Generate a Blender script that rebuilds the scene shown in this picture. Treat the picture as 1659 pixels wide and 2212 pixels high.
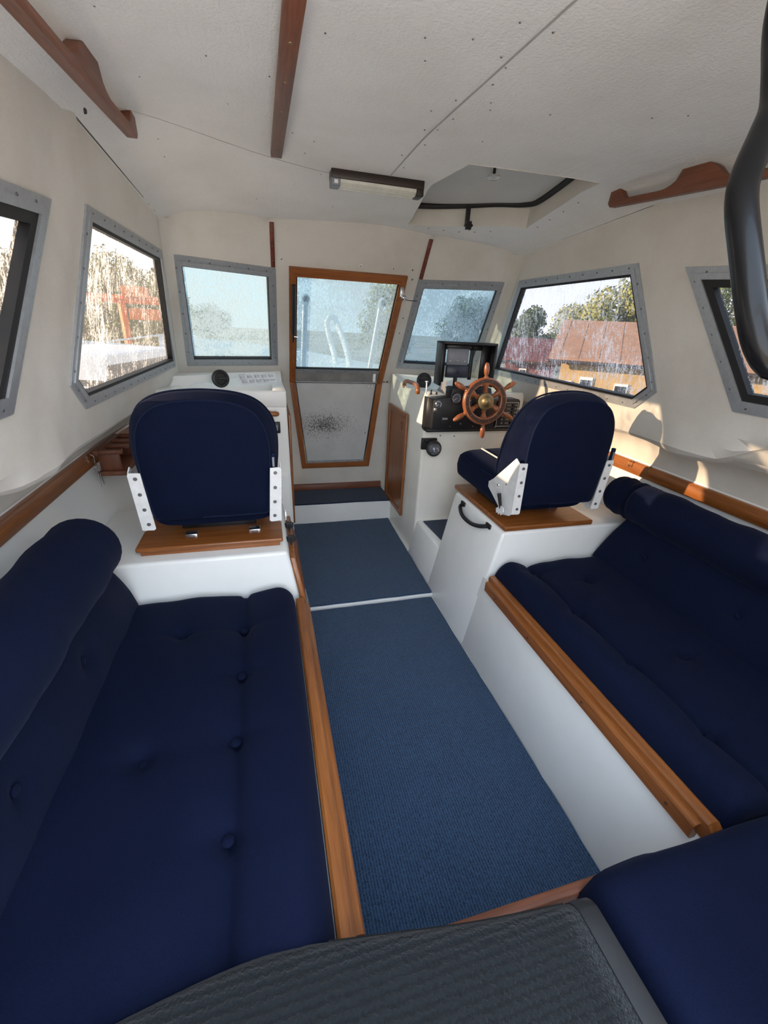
import bpy, bmesh, math, random
from math import sin, cos, pi, sqrt, exp, radians
from mathutils import Vector, Matrix, Quaternion
from mathutils.geometry import delaunay_2d_cdt

for _o in list(bpy.data.objects):
    bpy.data.objects.remove(_o, do_unlink=True)
SC = bpy.context.scene
COL = SC.collection
random.seed(7)

# ------------------------------------------------------------------ camera
FPX, CX, CY = 906.28886, 829.5, 1106.0
CAM = Vector((-0.499128662, 0.0, 1.4))
RCAM = Matrix(((0.965320397, -0.256958299, 0.046140699),
               (-0.06363655, -0.403004422, -0.912982927),
               (0.253193446, 0.878384807, -0.405380328)))
cam_data = bpy.data.cameras.new('camera')
cam_data.sensor_fit = 'HORIZONTAL'
cam_data.sensor_width = 36.0
cam_data.lens = FPX / 1659.0 * 36.0
cam_data.clip_start = 0.02
cam_data.clip_end = 500
cam = bpy.data.objects.new('camera', cam_data)
COL.objects.link(cam)
m3 = Matrix((RCAM[0], -RCAM[1], -RCAM[2])).transposed()
cam.matrix_world = Matrix.Translation(CAM) @ m3.to_4x4()
SC.camera = cam

# ------------------------------------------------------------------ sky, sun, exposure
SUN_TRAVEL = Vector((1.0, -0.12, -0.235)).normalized()
world = bpy.data.worlds.new('sky_world')
SC.world = world
world.use_nodes = True
wn = world.node_tree.nodes
wl = world.node_tree.links
wn.clear()
w_out = wn.new('ShaderNodeOutputWorld')
w_bg = wn.new('ShaderNodeBackground')
w_tc = wn.new('ShaderNodeTexCoord')
w_sep = wn.new('ShaderNodeSeparateXYZ')
w_ramp = wn.new('ShaderNodeValToRGB')
_e = w_ramp.color_ramp.elements
_e[0].position = 0.0; _e[0].color = (0.90, 0.92, 0.94, 1)      # hazy horizon
_e[1].position = 0.75; _e[1].color = (0.58, 0.72, 0.92, 1)     # blue overhead
_m = _e.new(0.18); _m.color = (0.80, 0.87, 0.94, 1)
w_bg.inputs['Strength'].default_value = 1.0
wl.new(w_tc.outputs['Generated'], w_sep.inputs['Vector'])
wl.new(w_sep.outputs['Z'], w_ramp.inputs['Fac'])
wl.new(w_ramp.outputs['Color'], w_bg.inputs['Color'])
wl.new(w_bg.outputs['Background'], w_out.inputs['Surface'])

sun_data = bpy.data.lights.new('sun', 'SUN')
sun_data.energy = 7.0
sun_data.angle = radians(0.6)
sun_data.color = (1.0, 0.72, 0.46)
sun = bpy.data.objects.new('sun', sun_data)
COL.objects.link(sun)
sun.rotation_euler = SUN_TRAVEL.to_track_quat('-Z', 'Y').to_euler()
sun.location = (-20, 2, 8)

SC.view_settings.view_transform = 'Standard'
SC.view_settings.look = 'None'
SC.view_settings.gamma = 1.0
SC.view_settings.use_curve_mapping = False
SC.view_settings.exposure = 2.68

# ------------------------------------------------------------------ pixel rays (photo pixel + a surface it touches -> point)
def ray(x, y):
    return RCAM.transposed() @ Vector(((x - CX) / FPX, (y - CY) / FPX, 1.0))
def pz(x, y, z):
    d = ray(x, y); return CAM + d * ((z - CAM.z) / d.z)
def py(x, y, Y):
    d = ray(x, y); return CAM + d * (Y / d.y)
def px(x, y, X):
    d = ray(x, y); return CAM + d * ((X - CAM.x) / d.x)
def pp(x, y, P, n):
    d = ray(x, y); n = Vector(n); return CAM + d * ((Vector(P) - CAM).dot(n) / d.dot(n))

# ------------------------------------------------------------------ object helpers
def tag(o, label=None, cat=None, group=None, kind=None):
    if label: o['label'] = label
    if cat: o['category'] = cat
    if group: o['group'] = group
    if kind: o['kind'] = kind
    return o

def attach(o, parent):
    o.parent = parent
    p = parent; M = Matrix.Identity(4)
    chain = []
    while p is not None:
        chain.append(p); p = p.parent
    for q in reversed(chain):
        M = M @ q.matrix_parent_inverse @ Matrix.LocRotScale(q.location, q.rotation_euler.to_quaternion(), q.scale)
    o.matrix_parent_inverse = M.inverted()

def thing(name, loc, label, cat, group=None, kind=None):
    o = bpy.data.objects.new(name, None)
    o.empty_display_size = 0.05
    COL.objects.link(o)
    o.location = Vector(loc)
    return tag(o, label, cat, group, kind)

def link(name, me, mat, parent=None):
    o = bpy.data.objects.new(name, me)
    COL.objects.link(o)
    if mat: me.materials.append(mat)
    if parent is not None: attach(o, parent)
    return o

def mesh_obj(name, verts, faces, mat, parent=None, smooth=False, angle=None):
    me = bpy.data.meshes.new(name)
    me.from_pydata([tuple(v) for v in verts], [], faces)
    bm = bmesh.new(); bm.from_mesh(me)
    bmesh.ops.recalc_face_normals(bm, faces=bm.faces)
    bm.to_mesh(me); bm.free()
    if smooth:
        me.polygons.foreach_set('use_smooth', [True] * len(me.polygons))
        if angle:
            sharp(me, angle)
    me.update()
    return link(name, me, mat, parent)

def sharp(me, angle):
    bm = bmesh.new(); bm.from_mesh(me)
    for e in bm.edges:
        if len(e.link_faces) == 2 and e.calc_face_angle(0) > angle:
            e.smooth = False
    bm.to_mesh(me); bm.free()

def bm_obj(name, bm, mat, parent=None, smooth=False, angle=radians(35)):
    bmesh.ops.recalc_face_normals(bm, faces=bm.faces)
    me = bpy.data.meshes.new(name)
    if smooth:
        for f in bm.faces: f.smooth = True
        for e in bm.edges:
            if len(e.link_faces) == 2 and e.calc_face_angle(0) > angle: e.smooth = False
    bm.to_mesh(me); bm.free()
    return link(name, me, mat, parent)

def box(name, lo, hi, mat, parent=None, bevel=0.004, seg=2, rot=None):
    """axis box lo..hi, optionally turned about its centre"""
    bm = bmesh.new()
    bmesh.ops.create_cube(bm, size=1.0)
    c = (Vector(lo) + Vector(hi)) / 2; s = Vector(hi) - Vector(lo)
    M = Matrix.Translation(c)
    if rot is not None: M = M @ rot.to_4x4()
    if bevel > 0:
        bmesh.ops.transform(bm, matrix=Matrix.Diagonal((abs(s.x), abs(s.y), abs(s.z), 1)), verts=bm.verts)
        b = min(bevel, 0.45 * min(abs(s.x), abs(s.y), abs(s.z)))
        bmesh.ops.bevel(bm, geom=list(bm.edges), offset=b, segments=seg, affect='EDGES', profile=0.5)
        bmesh.ops.transform(bm, matrix=M, verts=bm.verts)
    else:
        bmesh.ops.transform(bm, matrix=M @ Matrix.Diagonal((abs(s.x), abs(s.y), abs(s.z), 1)), verts=bm.verts)
    return bm_obj(name, bm, mat, parent, smooth=bevel > 0, angle=radians(50))

def hexa(name, corners, mat, parent=None, bevel=0.004, seg=2):
    """8 corners: bottom 4 (ccw) then top 4"""
    bm = bmesh.new()
    v = [bm.verts.new(tuple(c)) for c in corners]
    for f in ((0,3,2,1),(4,5,6,7),(0,1,5,4),(1,2,6,5),(2,3,7,6),(3,0,4,7)):
        bm.faces.new([v[i] for i in f])
    bmesh.ops.recalc_face_normals(bm, faces=bm.faces)
    if bevel > 0:
        bmesh.ops.bevel(bm, geom=list(bm.edges), offset=bevel, segments=seg, affect='EDGES', profile=0.5)
    return bm_obj(name, bm, mat, parent, smooth=bevel > 0, angle=radians(50))

def prism(name, poly, depth_vec, mat, parent=None, bevel=0.0, seg=2, smooth=True):
    """planar 3d polygon pushed along depth_vec"""
    bm = bmesh.new()
    d = Vector(depth_vec)
    a = [bm.verts.new(tuple(p)) for p in poly]
    b = [bm.verts.new(tuple(Vector(p) + d)) for p in poly]
    n = len(poly)
    bm.faces.new(a); bm.faces.new(b[::-1])
    for i in range(n):
        bm.faces.new([a[i], b[i], b[(i+1) % n], a[(i+1) % n]])
    bmesh.ops.recalc_face_normals(bm, faces=bm.faces)
    if bevel > 0:
        bmesh.ops.bevel(bm, geom=list(bm.edges), offset=bevel, segments=seg, affect='EDGES', profile=0.5, clamp_overlap=True)
    return bm_obj(name, bm, mat, parent, smooth=smooth and bevel > 0, angle=radians(50))

def loft(name, rings, mat, parent=None, closed=True, caps=True, smooth=True, angle=radians(60)):
    n = len(rings[0]); verts = []; faces = []
    for r in rings: verts += [tuple(p) for p in r]
    for k in range(len(rings) - 1):
        for i in range(n if closed else n - 1):
            j = (i + 1) % n
            faces.append((k*n+i, k*n+j, (k+1)*n+j, (k+1)*n+i))
    if caps:
        faces.append(tuple(range(n))[::-1]); faces.append(tuple(range((len(rings)-1)*n, len(rings)*n)))
    return mesh_obj(name, verts, faces, mat, parent, smooth, angle)

def catmull(pts, sub=6, closed=False):
    pts = [Vector(p) for p in pts]; n = len(pts); out = []
    rng = range(n) if closed else range(n - 1)
    for i in rng:
        if closed:
            p0, p1, p2, p3 = pts[(i-1) % n], pts[i], pts[(i+1) % n], pts[(i+2) % n]
        else:
            p1, p2 = pts[i], pts[i+1]
            p0 = pts[i-1] if i > 0 else p1 + (p1 - p2)
            p3 = pts[i+2] if i + 2 < n else p2 + (p2 - p1)
        for k in range(sub):
            t = k / sub
            out.append(0.5 * ((2*p1) + (p2-p0)*t + (2*p0-5*p1+4*p2-p3)*t*t + (3*p1-p0-3*p2+p3)*t**3))
    if not closed: out.append(pts[-1])
    return out

def tube_geo(path, rad, seg=8, closed=False):
    path = [Vector(p) for p in path]; n = len(path)
    tang = []
    for i in range(n):
        a = path[(i-1) % n] if (closed or i > 0) else path[i]
        b = path[(i+1) % n] if (closed or i < n-1) else path[i]
        tang.append((b - a).normalized())
    up = Vector((0, 0, 1)) if abs(tang[0].z) < 0.9 else Vector((1, 0, 0))
    nrm = (up - tang[0] * up.dot(tang[0])).normalized()
    verts = []; faces = []
    for i in range(n):
        if i > 0:
            q = tang[i-1].rotation_difference(tang[i]); nrm = q @ nrm
            nrm = (nrm - tang[i] * nrm.dot(tang[i])).normalized()
        bn = tang[i].cross(nrm)
        r = rad[i] if isinstance(rad, (list, tuple)) else rad
        for k in range(seg):
            a = 2 * pi * k / seg
            verts.append(path[i] + (nrm * cos(a) + bn * sin(a)) * r)
    m = n if closed else n - 1
    for i in range(m):
        for k in range(seg):
            j = (i + 1) % n; l = (k + 1) % seg
            faces.append((i*seg+k, i*seg+l, j*seg+l, j*seg+k))
    if not closed:
        faces.append(tuple(range(seg))[::-1]); faces.append(tuple(range((n-1)*seg, n*seg)))
    return verts, faces

def tube(name, path, rad, mat, parent=None, seg=8, closed=False):
    v, f = tube_geo(path, rad, seg, closed)
    return mesh_obj(name, v, f, mat, parent, True, radians(60))

def lathe(name, prof, origin, axis, mat, parent=None, seg=16, angle=radians(45), caps=True):
    """prof: (radius, height along axis) list"""
    axis = Vector(axis).normalized()
    u = axis.orthogonal().normalized(); w = axis.cross(u); o = Vector(origin)
    verts = []; faces = []; n = len(prof)
    for (r, h) in prof:
        for k in range(seg):
            a = 2 * pi * k / seg
            verts.append(o + axis * h + (u * cos(a) + w * sin(a)) * max(r, 1e-5))
    for i in range(n - 1):
        for k in range(seg):
            l = (k + 1) % seg
            faces.append((i*seg+k, i*seg+l, (i+1)*seg+l, (i+1)*seg+k))
    if caps: faces.append(tuple(range(seg))[::-1]); faces.append(tuple(range((n-1)*seg, n*seg)))
    return mesh_obj(name, verts, faces, mat, parent, True, angle)

def inset(poly, w):
    """inset 2d polygon (ccw or cw) by w towards its inside"""
    n = len(poly); P = [Vector(p) for p in poly]
    area = sum(P[i].x * P[(i+1) % n].y - P[(i+1) % n].x * P[i].y for i in range(n))
    sgn = 1 if area > 0 else -1
    out = []
    for i in range(n):
        a, b, c = P[i-1], P[i], P[(i+1) % n]
        d1 = (b - a).normalized(); d2 = (c - b).normalized()
        n1 = Vector((-d1.y, d1.x)) * sgn; n2 = Vector((-d2.y, d2.x)) * sgn
        k = 1 + n1.dot(n2)
        out.append(b + (n1 + n2) * (w / max(k, 0.2)))
    return out

def inside(p, poly):
    x, y = p[0], p[1]; c = False; n = len(poly); j = n - 1
    for i in range(n):
        xi, yi = poly[i][0], poly[i][1]; xj, yj = poly[j][0], poly[j][1]
        if (yi > y) != (yj > y) and x < (xj - xi) * (y - yi) / (yj - yi) + xi: c = not c
        j = i
    return c

def panel(name, outer, holes, fmap, mat, parent=None, step=0.08, lines=(), smooth=True):
    """surface over a 2d domain with holes; fmap(u, v) -> 3d"""
    pts = []; edges = []
    def ring(poly):
        P = []
        for i in range(len(poly)):
            a = Vector(poly[i]); b = Vector(poly[(i+1) % len(poly)])
            k = max(1, int((b - a).length / step))
            for t in range(k): P.append(a + (b - a) * (t / k))
        s = len(pts); pts.extend(P)
        for i in range(len(P)): edges.append((s + i, s + (i+1) % len(P)))
    ring(outer)
    for h in holes: ring(h)
    for (a, b) in lines:
        a = Vector(a); b = Vector(b); k = max(1, int((b - a).length / step)); s = len(pts)
        for t in range(k + 1): pts.append(a + (b - a) * (t / k))
        for t in range(k): edges.append((s + t, s + t + 1))
    us = [p[0] for p in outer]; vs = [p[1] for p in outer]
    u = min(us) + step * 0.5
    while u < max(us):
        v = min(vs) + step * 0.5
        while v < max(vs):
            if inside((u, v), outer) and not any(inside((u, v), h) for h in holes):
                pts.append(Vector((u, v)))
            v += step
        u += step
    r = delaunay_2d_cdt([Vector((p[0], p[1])) for p in pts], edges, [], 0, 1e-5)
    V, F = r[0], r[2]
    keep = []
    for f in F:
        c = sum((V[i] for i in f), Vector((0, 0))) / len(f)
        if inside(c, outer) and not any(inside(c, h) for h in holes): keep.append(tuple(f))
    used = sorted({i for f in keep for i in f}); idx = {k: i for i, k in enumerate(used)}
    return mesh_obj(name, [fmap(V[k][0], V[k][1]) for k in used], [tuple(idx[i] for i in f) for f in keep], mat, parent, smooth, radians(25))
# ------------------------------------------------------------------ materials
def nodes(name):
    m = bpy.data.materials.new(name); m.use_nodes = True
    nt = m.node_tree; nt.nodes.clear()
    out = nt.nodes.new('ShaderNodeOutputMaterial')
    b = nt.nodes.new('ShaderNodeBsdfPrincipled')
    nt.links.new(b.outputs['BSDF'], out.inputs['Surface'])
    return m, nt, b, out

def coords(nt, scale=(1, 1, 1)):
    tc = nt.nodes.new('ShaderNodeTexCoord'); mp = nt.nodes.new('ShaderNodeMapping')
    mp.inputs['Scale'].default_value = scale
    nt.links.new(tc.outputs['Object'], mp.inputs['Vector'])
    return mp.outputs['Vector']

def noise(nt, vec, scale, detail=4, rough=0.6):
    n = nt.nodes.new('ShaderNodeTexNoise')
    n.inputs['Scale'].default_value = scale; n.inputs['Detail'].default_value = detail
    n.inputs['Roughness'].default_value = rough
    nt.links.new(vec, n.inputs['Vector']); return n.outputs['Fac']

def ramp(nt, fac, stops):
    r = nt.nodes.new('ShaderNodeValToRGB')
    el = r.color_ramp.elements
    while len(el) < len(stops): el.new(0.5)
    for e, (p, c) in zip(el, stops):
        e.position = p; e.color = (*c, 1) if len(c) == 3 else c
    nt.links.new(fac, r.inputs['Fac']); return r.outputs['Color']

def bump(nt, b, height, strength, dist=0.002):
    n = nt.nodes.new('ShaderNodeBump')
    n.inputs['Strength'].default_value = strength; n.inputs['Distance'].default_value = dist
    nt.links.new(height, n.inputs['Height']); nt.links.new(n.outputs['Normal'], b.inputs['Normal'])

def mixc(nt, fac, a, c, mode='MIX'):
    n = nt.nodes.new('ShaderNodeMix'); n.data_type = 'RGBA'; n.blend_type = mode
    for s, v in ((n.inputs[0], fac), (n.inputs[6], a), (n.inputs[7], c)):
        if hasattr(v, 'is_output'): nt.links.new(v, s)
        elif isinstance(v, (int, float)): s.default_value = v
        else: s.default_value = (*v, 1) if len(v) == 3 else v
    return n.outputs[2]

def simple(name, col, rough=0.5, metal=0.0, spec=0.5, nscale=None, namt=0.08, bstr=0.0, coat=0.0):
    m, nt, b, _ = nodes(name)
    b.inputs['Roughness'].default_value = rough; b.inputs['Metallic'].default_value = metal
    b.inputs['Specular IOR Level'].default_value = spec
    b.inputs['Coat Weight'].default_value = coat
    v = coords(nt)
    f = noise(nt, v, nscale or 30, 3)
    c0 = tuple(x * (1 - namt) for x in col); c1 = tuple(min(1, x * (1 + namt)) for x in col)
    nt.links.new(ramp(nt, f, [(0.3, c0), (0.7, c1)]), b.inputs['Base Color'])
    if bstr: bump(nt, b, noise(nt, v, (nscale or 30) * 6, 2), bstr)
    return m

def wood(name, dark, light, axis='Y', rough=0.38, coat=0.25):
    m, nt, b, _ = nodes(name)
    sc = {'X': (2.2, 45, 45), 'Y': (45, 2.2, 45), 'Z': (45, 45, 2.2)}[axis]
    v = coords(nt, sc)
    f1 = noise(nt, v, 1.0, 5, 0.65); v2 = coords(nt, tuple(s * 5 for s in sc)); f2 = noise(nt, v2, 1.0, 3)
    c = ramp(nt, f1, [(0.3, dark), (0.52, tuple((a + c) / 2 for a, c in zip(dark, light))), (0.72, light)])
    c2 = ramp(nt, f2, [(0.35, (0.62, 0.58, 0.55)), (0.55, (1, 1, 1))])
    nt.links.new(mixc(nt, 0.55, c, c2, 'MULTIPLY'), b.inputs['Base Color'])
    b.inputs['Roughness'].default_value = rough; b.inputs['Coat Weight'].default_value = coat
    b.inputs['Coat Roughness'].default_value = 0.25
    bump(nt, b, f2, 0.15, 0.001)
    return m

def lining(name, base, stain, streak=False):
    m, nt, b, _ = nodes(name)
    v = coords(nt); big = noise(nt, v, 2.6, 5, 0.6); fine = noise(nt, v, 240, 2)
    c = ramp(nt, big, [(0.33, stain), (0.6, base)])
    c = mixc(nt, 0.12, c, ramp(nt, fine, [(0.3, (0.55, 0.52, 0.48)), (0.7, (1, 1, 1))]), 'MULTIPLY')
    nt.links.new(c, b.inputs['Base Color'])
    b.inputs['Roughness'].default_value = 0.9; b.inputs['Specular IOR Level'].default_value = 0.2
    b.inputs['Sheen Weight'].default_value = 0.15
    if streak:
        v3 = coords(nt, (60, 9, 60)); h = noise(nt, v3, 1.0, 4, 0.6)
        mx = nt.nodes.new('ShaderNodeMath'); mx.operation = 'ADD'
        nt.links.new(h, mx.inputs[0]); nt.links.new(noise(nt, v, 130, 2), mx.inputs[1])
        bump(nt, b, mx.outputs[0], 0.7, 0.003)
    else:
        bump(nt, b, fine, 0.3, 0.001)
    return m

def fabric(name, col):
    m, nt, b, _ = nodes(name)
    v = coords(nt); f = noise(nt, v, 420, 2); g = noise(nt, v, 7, 4)
    c = ramp(nt, f, [(0.25, tuple(x * 0.72 for x in col)), (0.75, tuple(x * 1.3 for x in col))])
    c = mixc(nt, 0.35, c, ramp(nt, g, [(0.3, (0.7, 0.7, 0.75)), (0.7, (1.2, 1.15, 1.1))]), 'MULTIPLY')
    # sparse pale lint
    lint = nt.nodes.new('ShaderNodeTexVoronoi'); lint.inputs['Scale'].default_value = 26
    nt.links.new(v, lint.inputs['Vector'])
    lf = ramp(nt, lint.outputs['Distance'], [(0.0, (1, 1, 1)), (0.022, (0, 0, 0))])
    c = mixc(nt, lf, c, mixc(nt, 0.12, c, (0.4, 0.42, 0.5)))
    nt.links.new(c, b.inputs['Base Color'])
    b.inputs['Roughness'].default_value = 0.85; b.inputs['Specular IOR Level'].default_value = 0.08
    b.inputs['Sheen Weight'].default_value = 0.05; b.inputs['Sheen Roughness'].default_value = 0.5
    b.inputs['Sheen Tint'].default_value = (0.35, 0.42, 0.75, 1)
    wv = nt.nodes.new('ShaderNodeMath'); wv.operation = 'ADD'
    nt.links.new(f, wv.inputs[0]); nt.links.new(noise(nt, v, 22, 3), wv.inputs[1])
    bump(nt, b, wv.outputs[0], 0.25, 0.002)
    return m

def carpet(name, dark, light, axis=0, period=0.0085, str_=0.9, ribw=0.32):
    m, nt, b, _ = nodes(name)
    v = coords(nt); w = nt.nodes.new('ShaderNodeTexWave')
    w.wave_type = 'BANDS'; w.bands_direction = 'XYZ'[axis]; w.inputs['Scale'].default_value = 0.314 / period
    w.inputs['Distortion'].default_value = 3.0; w.inputs['Detail'].default_value = 2; w.inputs['Detail Scale'].default_value = 6
    nt.links.new(v, w.inputs['Vector'])
    f = noise(nt, v, 170, 4, 0.8); g = noise(nt, v, 5, 3)
    mx = nt.nodes.new('ShaderNodeMath'); mx.operation = 'MULTIPLY_ADD'; mx.inputs[1].default_value = ribw
    nt.links.new(w.outputs['Fac'], mx.inputs[0]); nt.links.new(f, mx.inputs[2])
    c = ramp(nt, mx.outputs[0], [(0.42, dark), (0.42 + 0.30 + ribw * 0.35, light)])
    c = mixc(nt, 0.3, c, ramp(nt, g, [(0.3, (0.75, 0.75, 0.8)), (0.7, (1.15, 1.15, 1.1))]), 'MULTIPLY')
    nt.links.new(c, b.inputs['Base Color'])
    b.inputs['Roughness'].default_value = 0.95; b.inputs['Specular IOR Level'].default_value = 0.1
    b.inputs['Sheen Weight'].default_value = 0.2
    bump(nt, b, mx.outputs[0], str_, 0.004)
    return m

def wet_glass(name, amount, tint=(0.92, 0.96, 0.98), fogamt=0.18, beadcol=(0.5, 0.5, 0.5)):
    """clear pane carrying condensation: beads and runs that scatter the light coming through"""
    m = bpy.data.materials.new(name); m.use_nodes = True
    nt = m.node_tree; nt.nodes.clear()
    out = nt.nodes.new('ShaderNodeOutputMaterial')
    tr = nt.nodes.new('ShaderNodeBsdfTransparent'); tr.inputs['Color'].default_value = (*tint, 1)
    tl = nt.nodes.new('ShaderNodeBsdfTranslucent'); tl.inputs['Color'].default_value = (*beadcol, 1)
    gl = nt.nodes.new('ShaderNodeBsdfGlossy'); gl.inputs['Roughness'].default_value = 0.12
    v = coords(nt, (1, 1, 0.22)); v1 = coords(nt)
    runs = noise(nt, v, 85, 4, 0.65); beads = noise(nt, v1, 150, 3, 0.7); fog = noise(nt, v1, 4.5, 4, 0.6)
    add = nt.nodes.new('ShaderNodeMath'); add.operation = 'ADD'
    nt.links.new(runs, add.inputs[0]); nt.links.new(beads, add.inputs[1])
    ad2 = nt.nodes.new('ShaderNodeMath'); ad2.operation = 'MULTIPLY_ADD'; ad2.inputs[1].default_value = 0.9
    nt.links.new(fog, ad2.inputs[0]); nt.links.new(add.outputs[0], ad2.inputs[2])
    k = 1.62 - amount
    fac = ramp(nt, ad2.outputs[0], [(0, (0,)*3), (1, (1,)*3)])
    mr = nt.nodes.new('ShaderNodeMapRange'); mr.inputs['From Min'].default_value = k - 0.12
    mr.inputs['From Max'].default_value = k + 0.22; mr.inputs['To Min'].default_value = fogamt; mr.inputs['To Max'].default_value = 0.85
    nt.links.new(ad2.outputs[0], mr.inputs['Value'])
    mix = nt.nodes.new('ShaderNodeMixShader')
    nt.links.new(mr.outputs['Result'], mix.inputs[0]); nt.links.new(tr.outputs[0], mix.inputs[1]); nt.links.new(tl.outputs[0], mix.inputs[2])
    bp = nt.nodes.new('ShaderNodeBump'); bp.inputs['Strength'].default_value = 0.5; bp.inputs['Distance'].default_value = 0.003
    nt.links.new(add.outputs[0], bp.inputs['Height'])
    nt.links.new(bp.outputs['Normal'], tl.inputs['Normal']); nt.links.new(bp.outputs['Normal'], gl.inputs['Normal'])
    m2 = nt.nodes.new('ShaderNodeMixShader'); m2.inputs[0].default_value = 0.04
    nt.links.new(mix.outputs[0], m2.inputs[1]); nt.links.new(gl.outputs[0], m2.inputs[2])
    nt.links.new(m2.outputs[0], out.inputs['Surface'])
    return m

def stained(name, base, spot, scale=90, lo=0.56, patch=None):
    """base colour with mould specks gathered around a patch centre (x, y, z, radius)"""
    m, nt, b, _ = nodes(name)
    v = coords(nt); f = noise(nt, v, scale, 4, 0.75); g = noise(nt, v, 6, 4)
    c = ramp(nt, g, [(0.3, tuple(x * 0.85 for x in base)), (0.7, base)])
    geo = nt.nodes.new('ShaderNodeNewGeometry')
    sub = nt.nodes.new('ShaderNodeVectorMath'); sub.operation = 'SUBTRACT'; sub.inputs[1].default_value = patch[:3]
    nt.links.new(geo.outputs['Position'], sub.inputs[0])
    sc = nt.nodes.new('ShaderNodeVectorMath'); sc.operation = 'MULTIPLY'; sc.inputs[1].default_value = patch[3]
    nt.links.new(sub.outputs[0], sc.inputs[0])
    ln = nt.nodes.new('ShaderNodeVectorMath'); ln.operation = 'LENGTH'; nt.links.new(sc.outputs[0], ln.inputs[0])
    mr = nt.nodes.new('ShaderNodeMapRange'); mr.inputs['From Min'].default_value = 0; mr.inputs['From Max'].default_value = 1
    mr.inputs['To Min'].default_value = 0.16; mr.inputs['To Max'].default_value = -0.08
    nt.links.new(ln.outputs['Value'], mr.inputs['Value'])
    ad = nt.nodes.new('ShaderNodeMath'); ad.operation = 'ADD'
    nt.links.new(f, ad.inputs[0]); nt.links.new(mr.outputs[0], ad.inputs[1])
    fac = ramp(nt, ad.outputs[0], [(lo + 0.03, (0, 0, 0)), (lo + 0.09, (1, 1, 1))])
    nt.links.new(mixc(nt, fac, c, spot), b.inputs['Base Color'])
    b.inputs['Roughness'].default_value = 0.6
    return m

M = {}
M['lining'] = lining('fabric_lining', (0.70, 0.675, 0.63), (0.61, 0.575, 0.52))
M['headlining'] = lining('headlining', (0.82, 0.815, 0.80), (0.75, 0.74, 0.715), True)
M['gel'] = simple('white_gelcoat', (0.90, 0.905, 0.885), 0.32, nscale=4, namt=0.03, coat=0.2)
M['cream'] = simple('cream_gelcoat', (0.88, 0.86, 0.79), 0.38, nscale=4, namt=0.05)
M['navy'] = fabric('navy_fabric', (0.0040, 0.0072, 0.0245))
M['piping'] = simple('navy_piping', (0.008, 0.013, 0.036), 0.9, spec=0.1)
M['piping_white'] = simple('white_piping', (0.75, 0.75, 0.72), 0.6)
M['carpet'] = carpet('blue_carpet', (0.012, 0.027, 0.063), (0.046, 0.105, 0.20))
M['carpet_x'] = carpet('blue_carpet_cross', (0.008, 0.016, 0.040), (0.022, 0.05, 0.105), 1)
M['mat'] = carpet('charcoal_mat', (0.004, 0.005, 0.006), (0.009, 0.012, 0.014), 1, 0.013, 1.0, 0.45)
M['rubber'] = simple('black_rubber', (0.012, 0.012, 0.013), 0.6)
M['black'] = simple('black_plastic', (0.012, 0.012, 0.014), 0.38)
M['blackgloss'] = simple('black_paint', (0.006, 0.006, 0.007), 0.26, spec=0.22, coat=0.08)
M['greymat'] = simple('grey_binding', (0.018, 0.019, 0.021), 0.5)
WD, WL_ = (0.20, 0.062, 0.014), (0.38, 0.130, 0.030)
for ax in 'XYZ': M['teak' + ax] = wood('varnished_teak_' + ax, WD, WL_, ax)
RD, RL = (0.13, 0.042, 0.020), (0.26, 0.090, 0.045)
for ax in 'XYZ': M['mahog' + ax] = wood('mahogany_' + ax, RD, RL, ax, 0.5, 0.08)
for ax in 'XZ': M['red' + ax] = wood('red_mahogany_' + ax, (0.10, 0.018, 0.008), (0.21, 0.045, 0.02), ax, 0.5, 0.05)
M['wheelwood'] = wood('wheel_wood', (0.24, 0.065, 0.020), (0.42, 0.14, 0.05), 'Z', 0.35, 0.4)
M['darkwood'] = simple('dark_inlay', (0.07, 0.035, 0.025), 0.4)
M['alu'] = simple('aluminium', (0.42, 0.44, 0.47), 0.42, 0.55, nscale=60)
M['alu_dull'] = simple('dull_aluminium', (0.33, 0.33, 0.32), 0.55, 0.35, nscale=12, namt=0.2)
M['steel'] = simple('stainless', (0.62, 0.63, 0.65), 0.22, 0.95)
M['screw'] = simple('screw_head', (0.16, 0.16, 0.17), 0.45, 0.6)
M['brass'] = simple('aged_brass', (0.27, 0.205, 0.11), 0.48, 0.85, nscale=40, namt=0.2)
M['whitemetal'] = simple('white_paint', (0.80, 0.80, 0.80), 0.35)
M['glass_front'] = wet_glass('misted_glass', 0.30, (0.125, 0.172, 0.186), 0.30, (0.072, 0.094, 0.103))
M['glass_side'] = wet_glass('rainy_glass', 0.07, (0.16, 0.16, 0.16), 0.09, (0.16, 0.165, 0.17))
M['glass_lee'] = wet_glass('misty_glass', 0.05, (0.185, 0.185, 0.20), 0.05, (0.20, 0.20, 0.21))
M['gauge'] = simple('gauge_face', (0.10, 0.11, 0.13), 0.15, coat=0.8)
M['gaugelight'] = simple('gauge_pale', (0.35, 0.38, 0.42), 0.2)
M['paper'] = simple('paper', (0.80, 0.82, 0.86), 0.6)
M['ink'] = simple('ink', (0.05, 0.06, 0.10), 0.7)
M['diffuser'] = simple('lamp_diffuser', (0.62, 0.62, 0.56), 0.25, coat=0.5)
M['brownplastic'] = simple('brown_plastic', (0.022, 0.014, 0.012), 0.4)
M['greyplastic'] = simple('grey_plastic', (0.20, 0.21, 0.24), 0.4)
M['plotgrey'] = simple('plotter_grey', (0.24, 0.25, 0.28), 0.4)
M['plotblue'] = simple('plotter_blue', (0.03, 0.037, 0.06), 0.4)
M['clear'] = simple('clear_plastic', (0.5, 0.52, 0.52), 0.12, coat=0.6)
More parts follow.
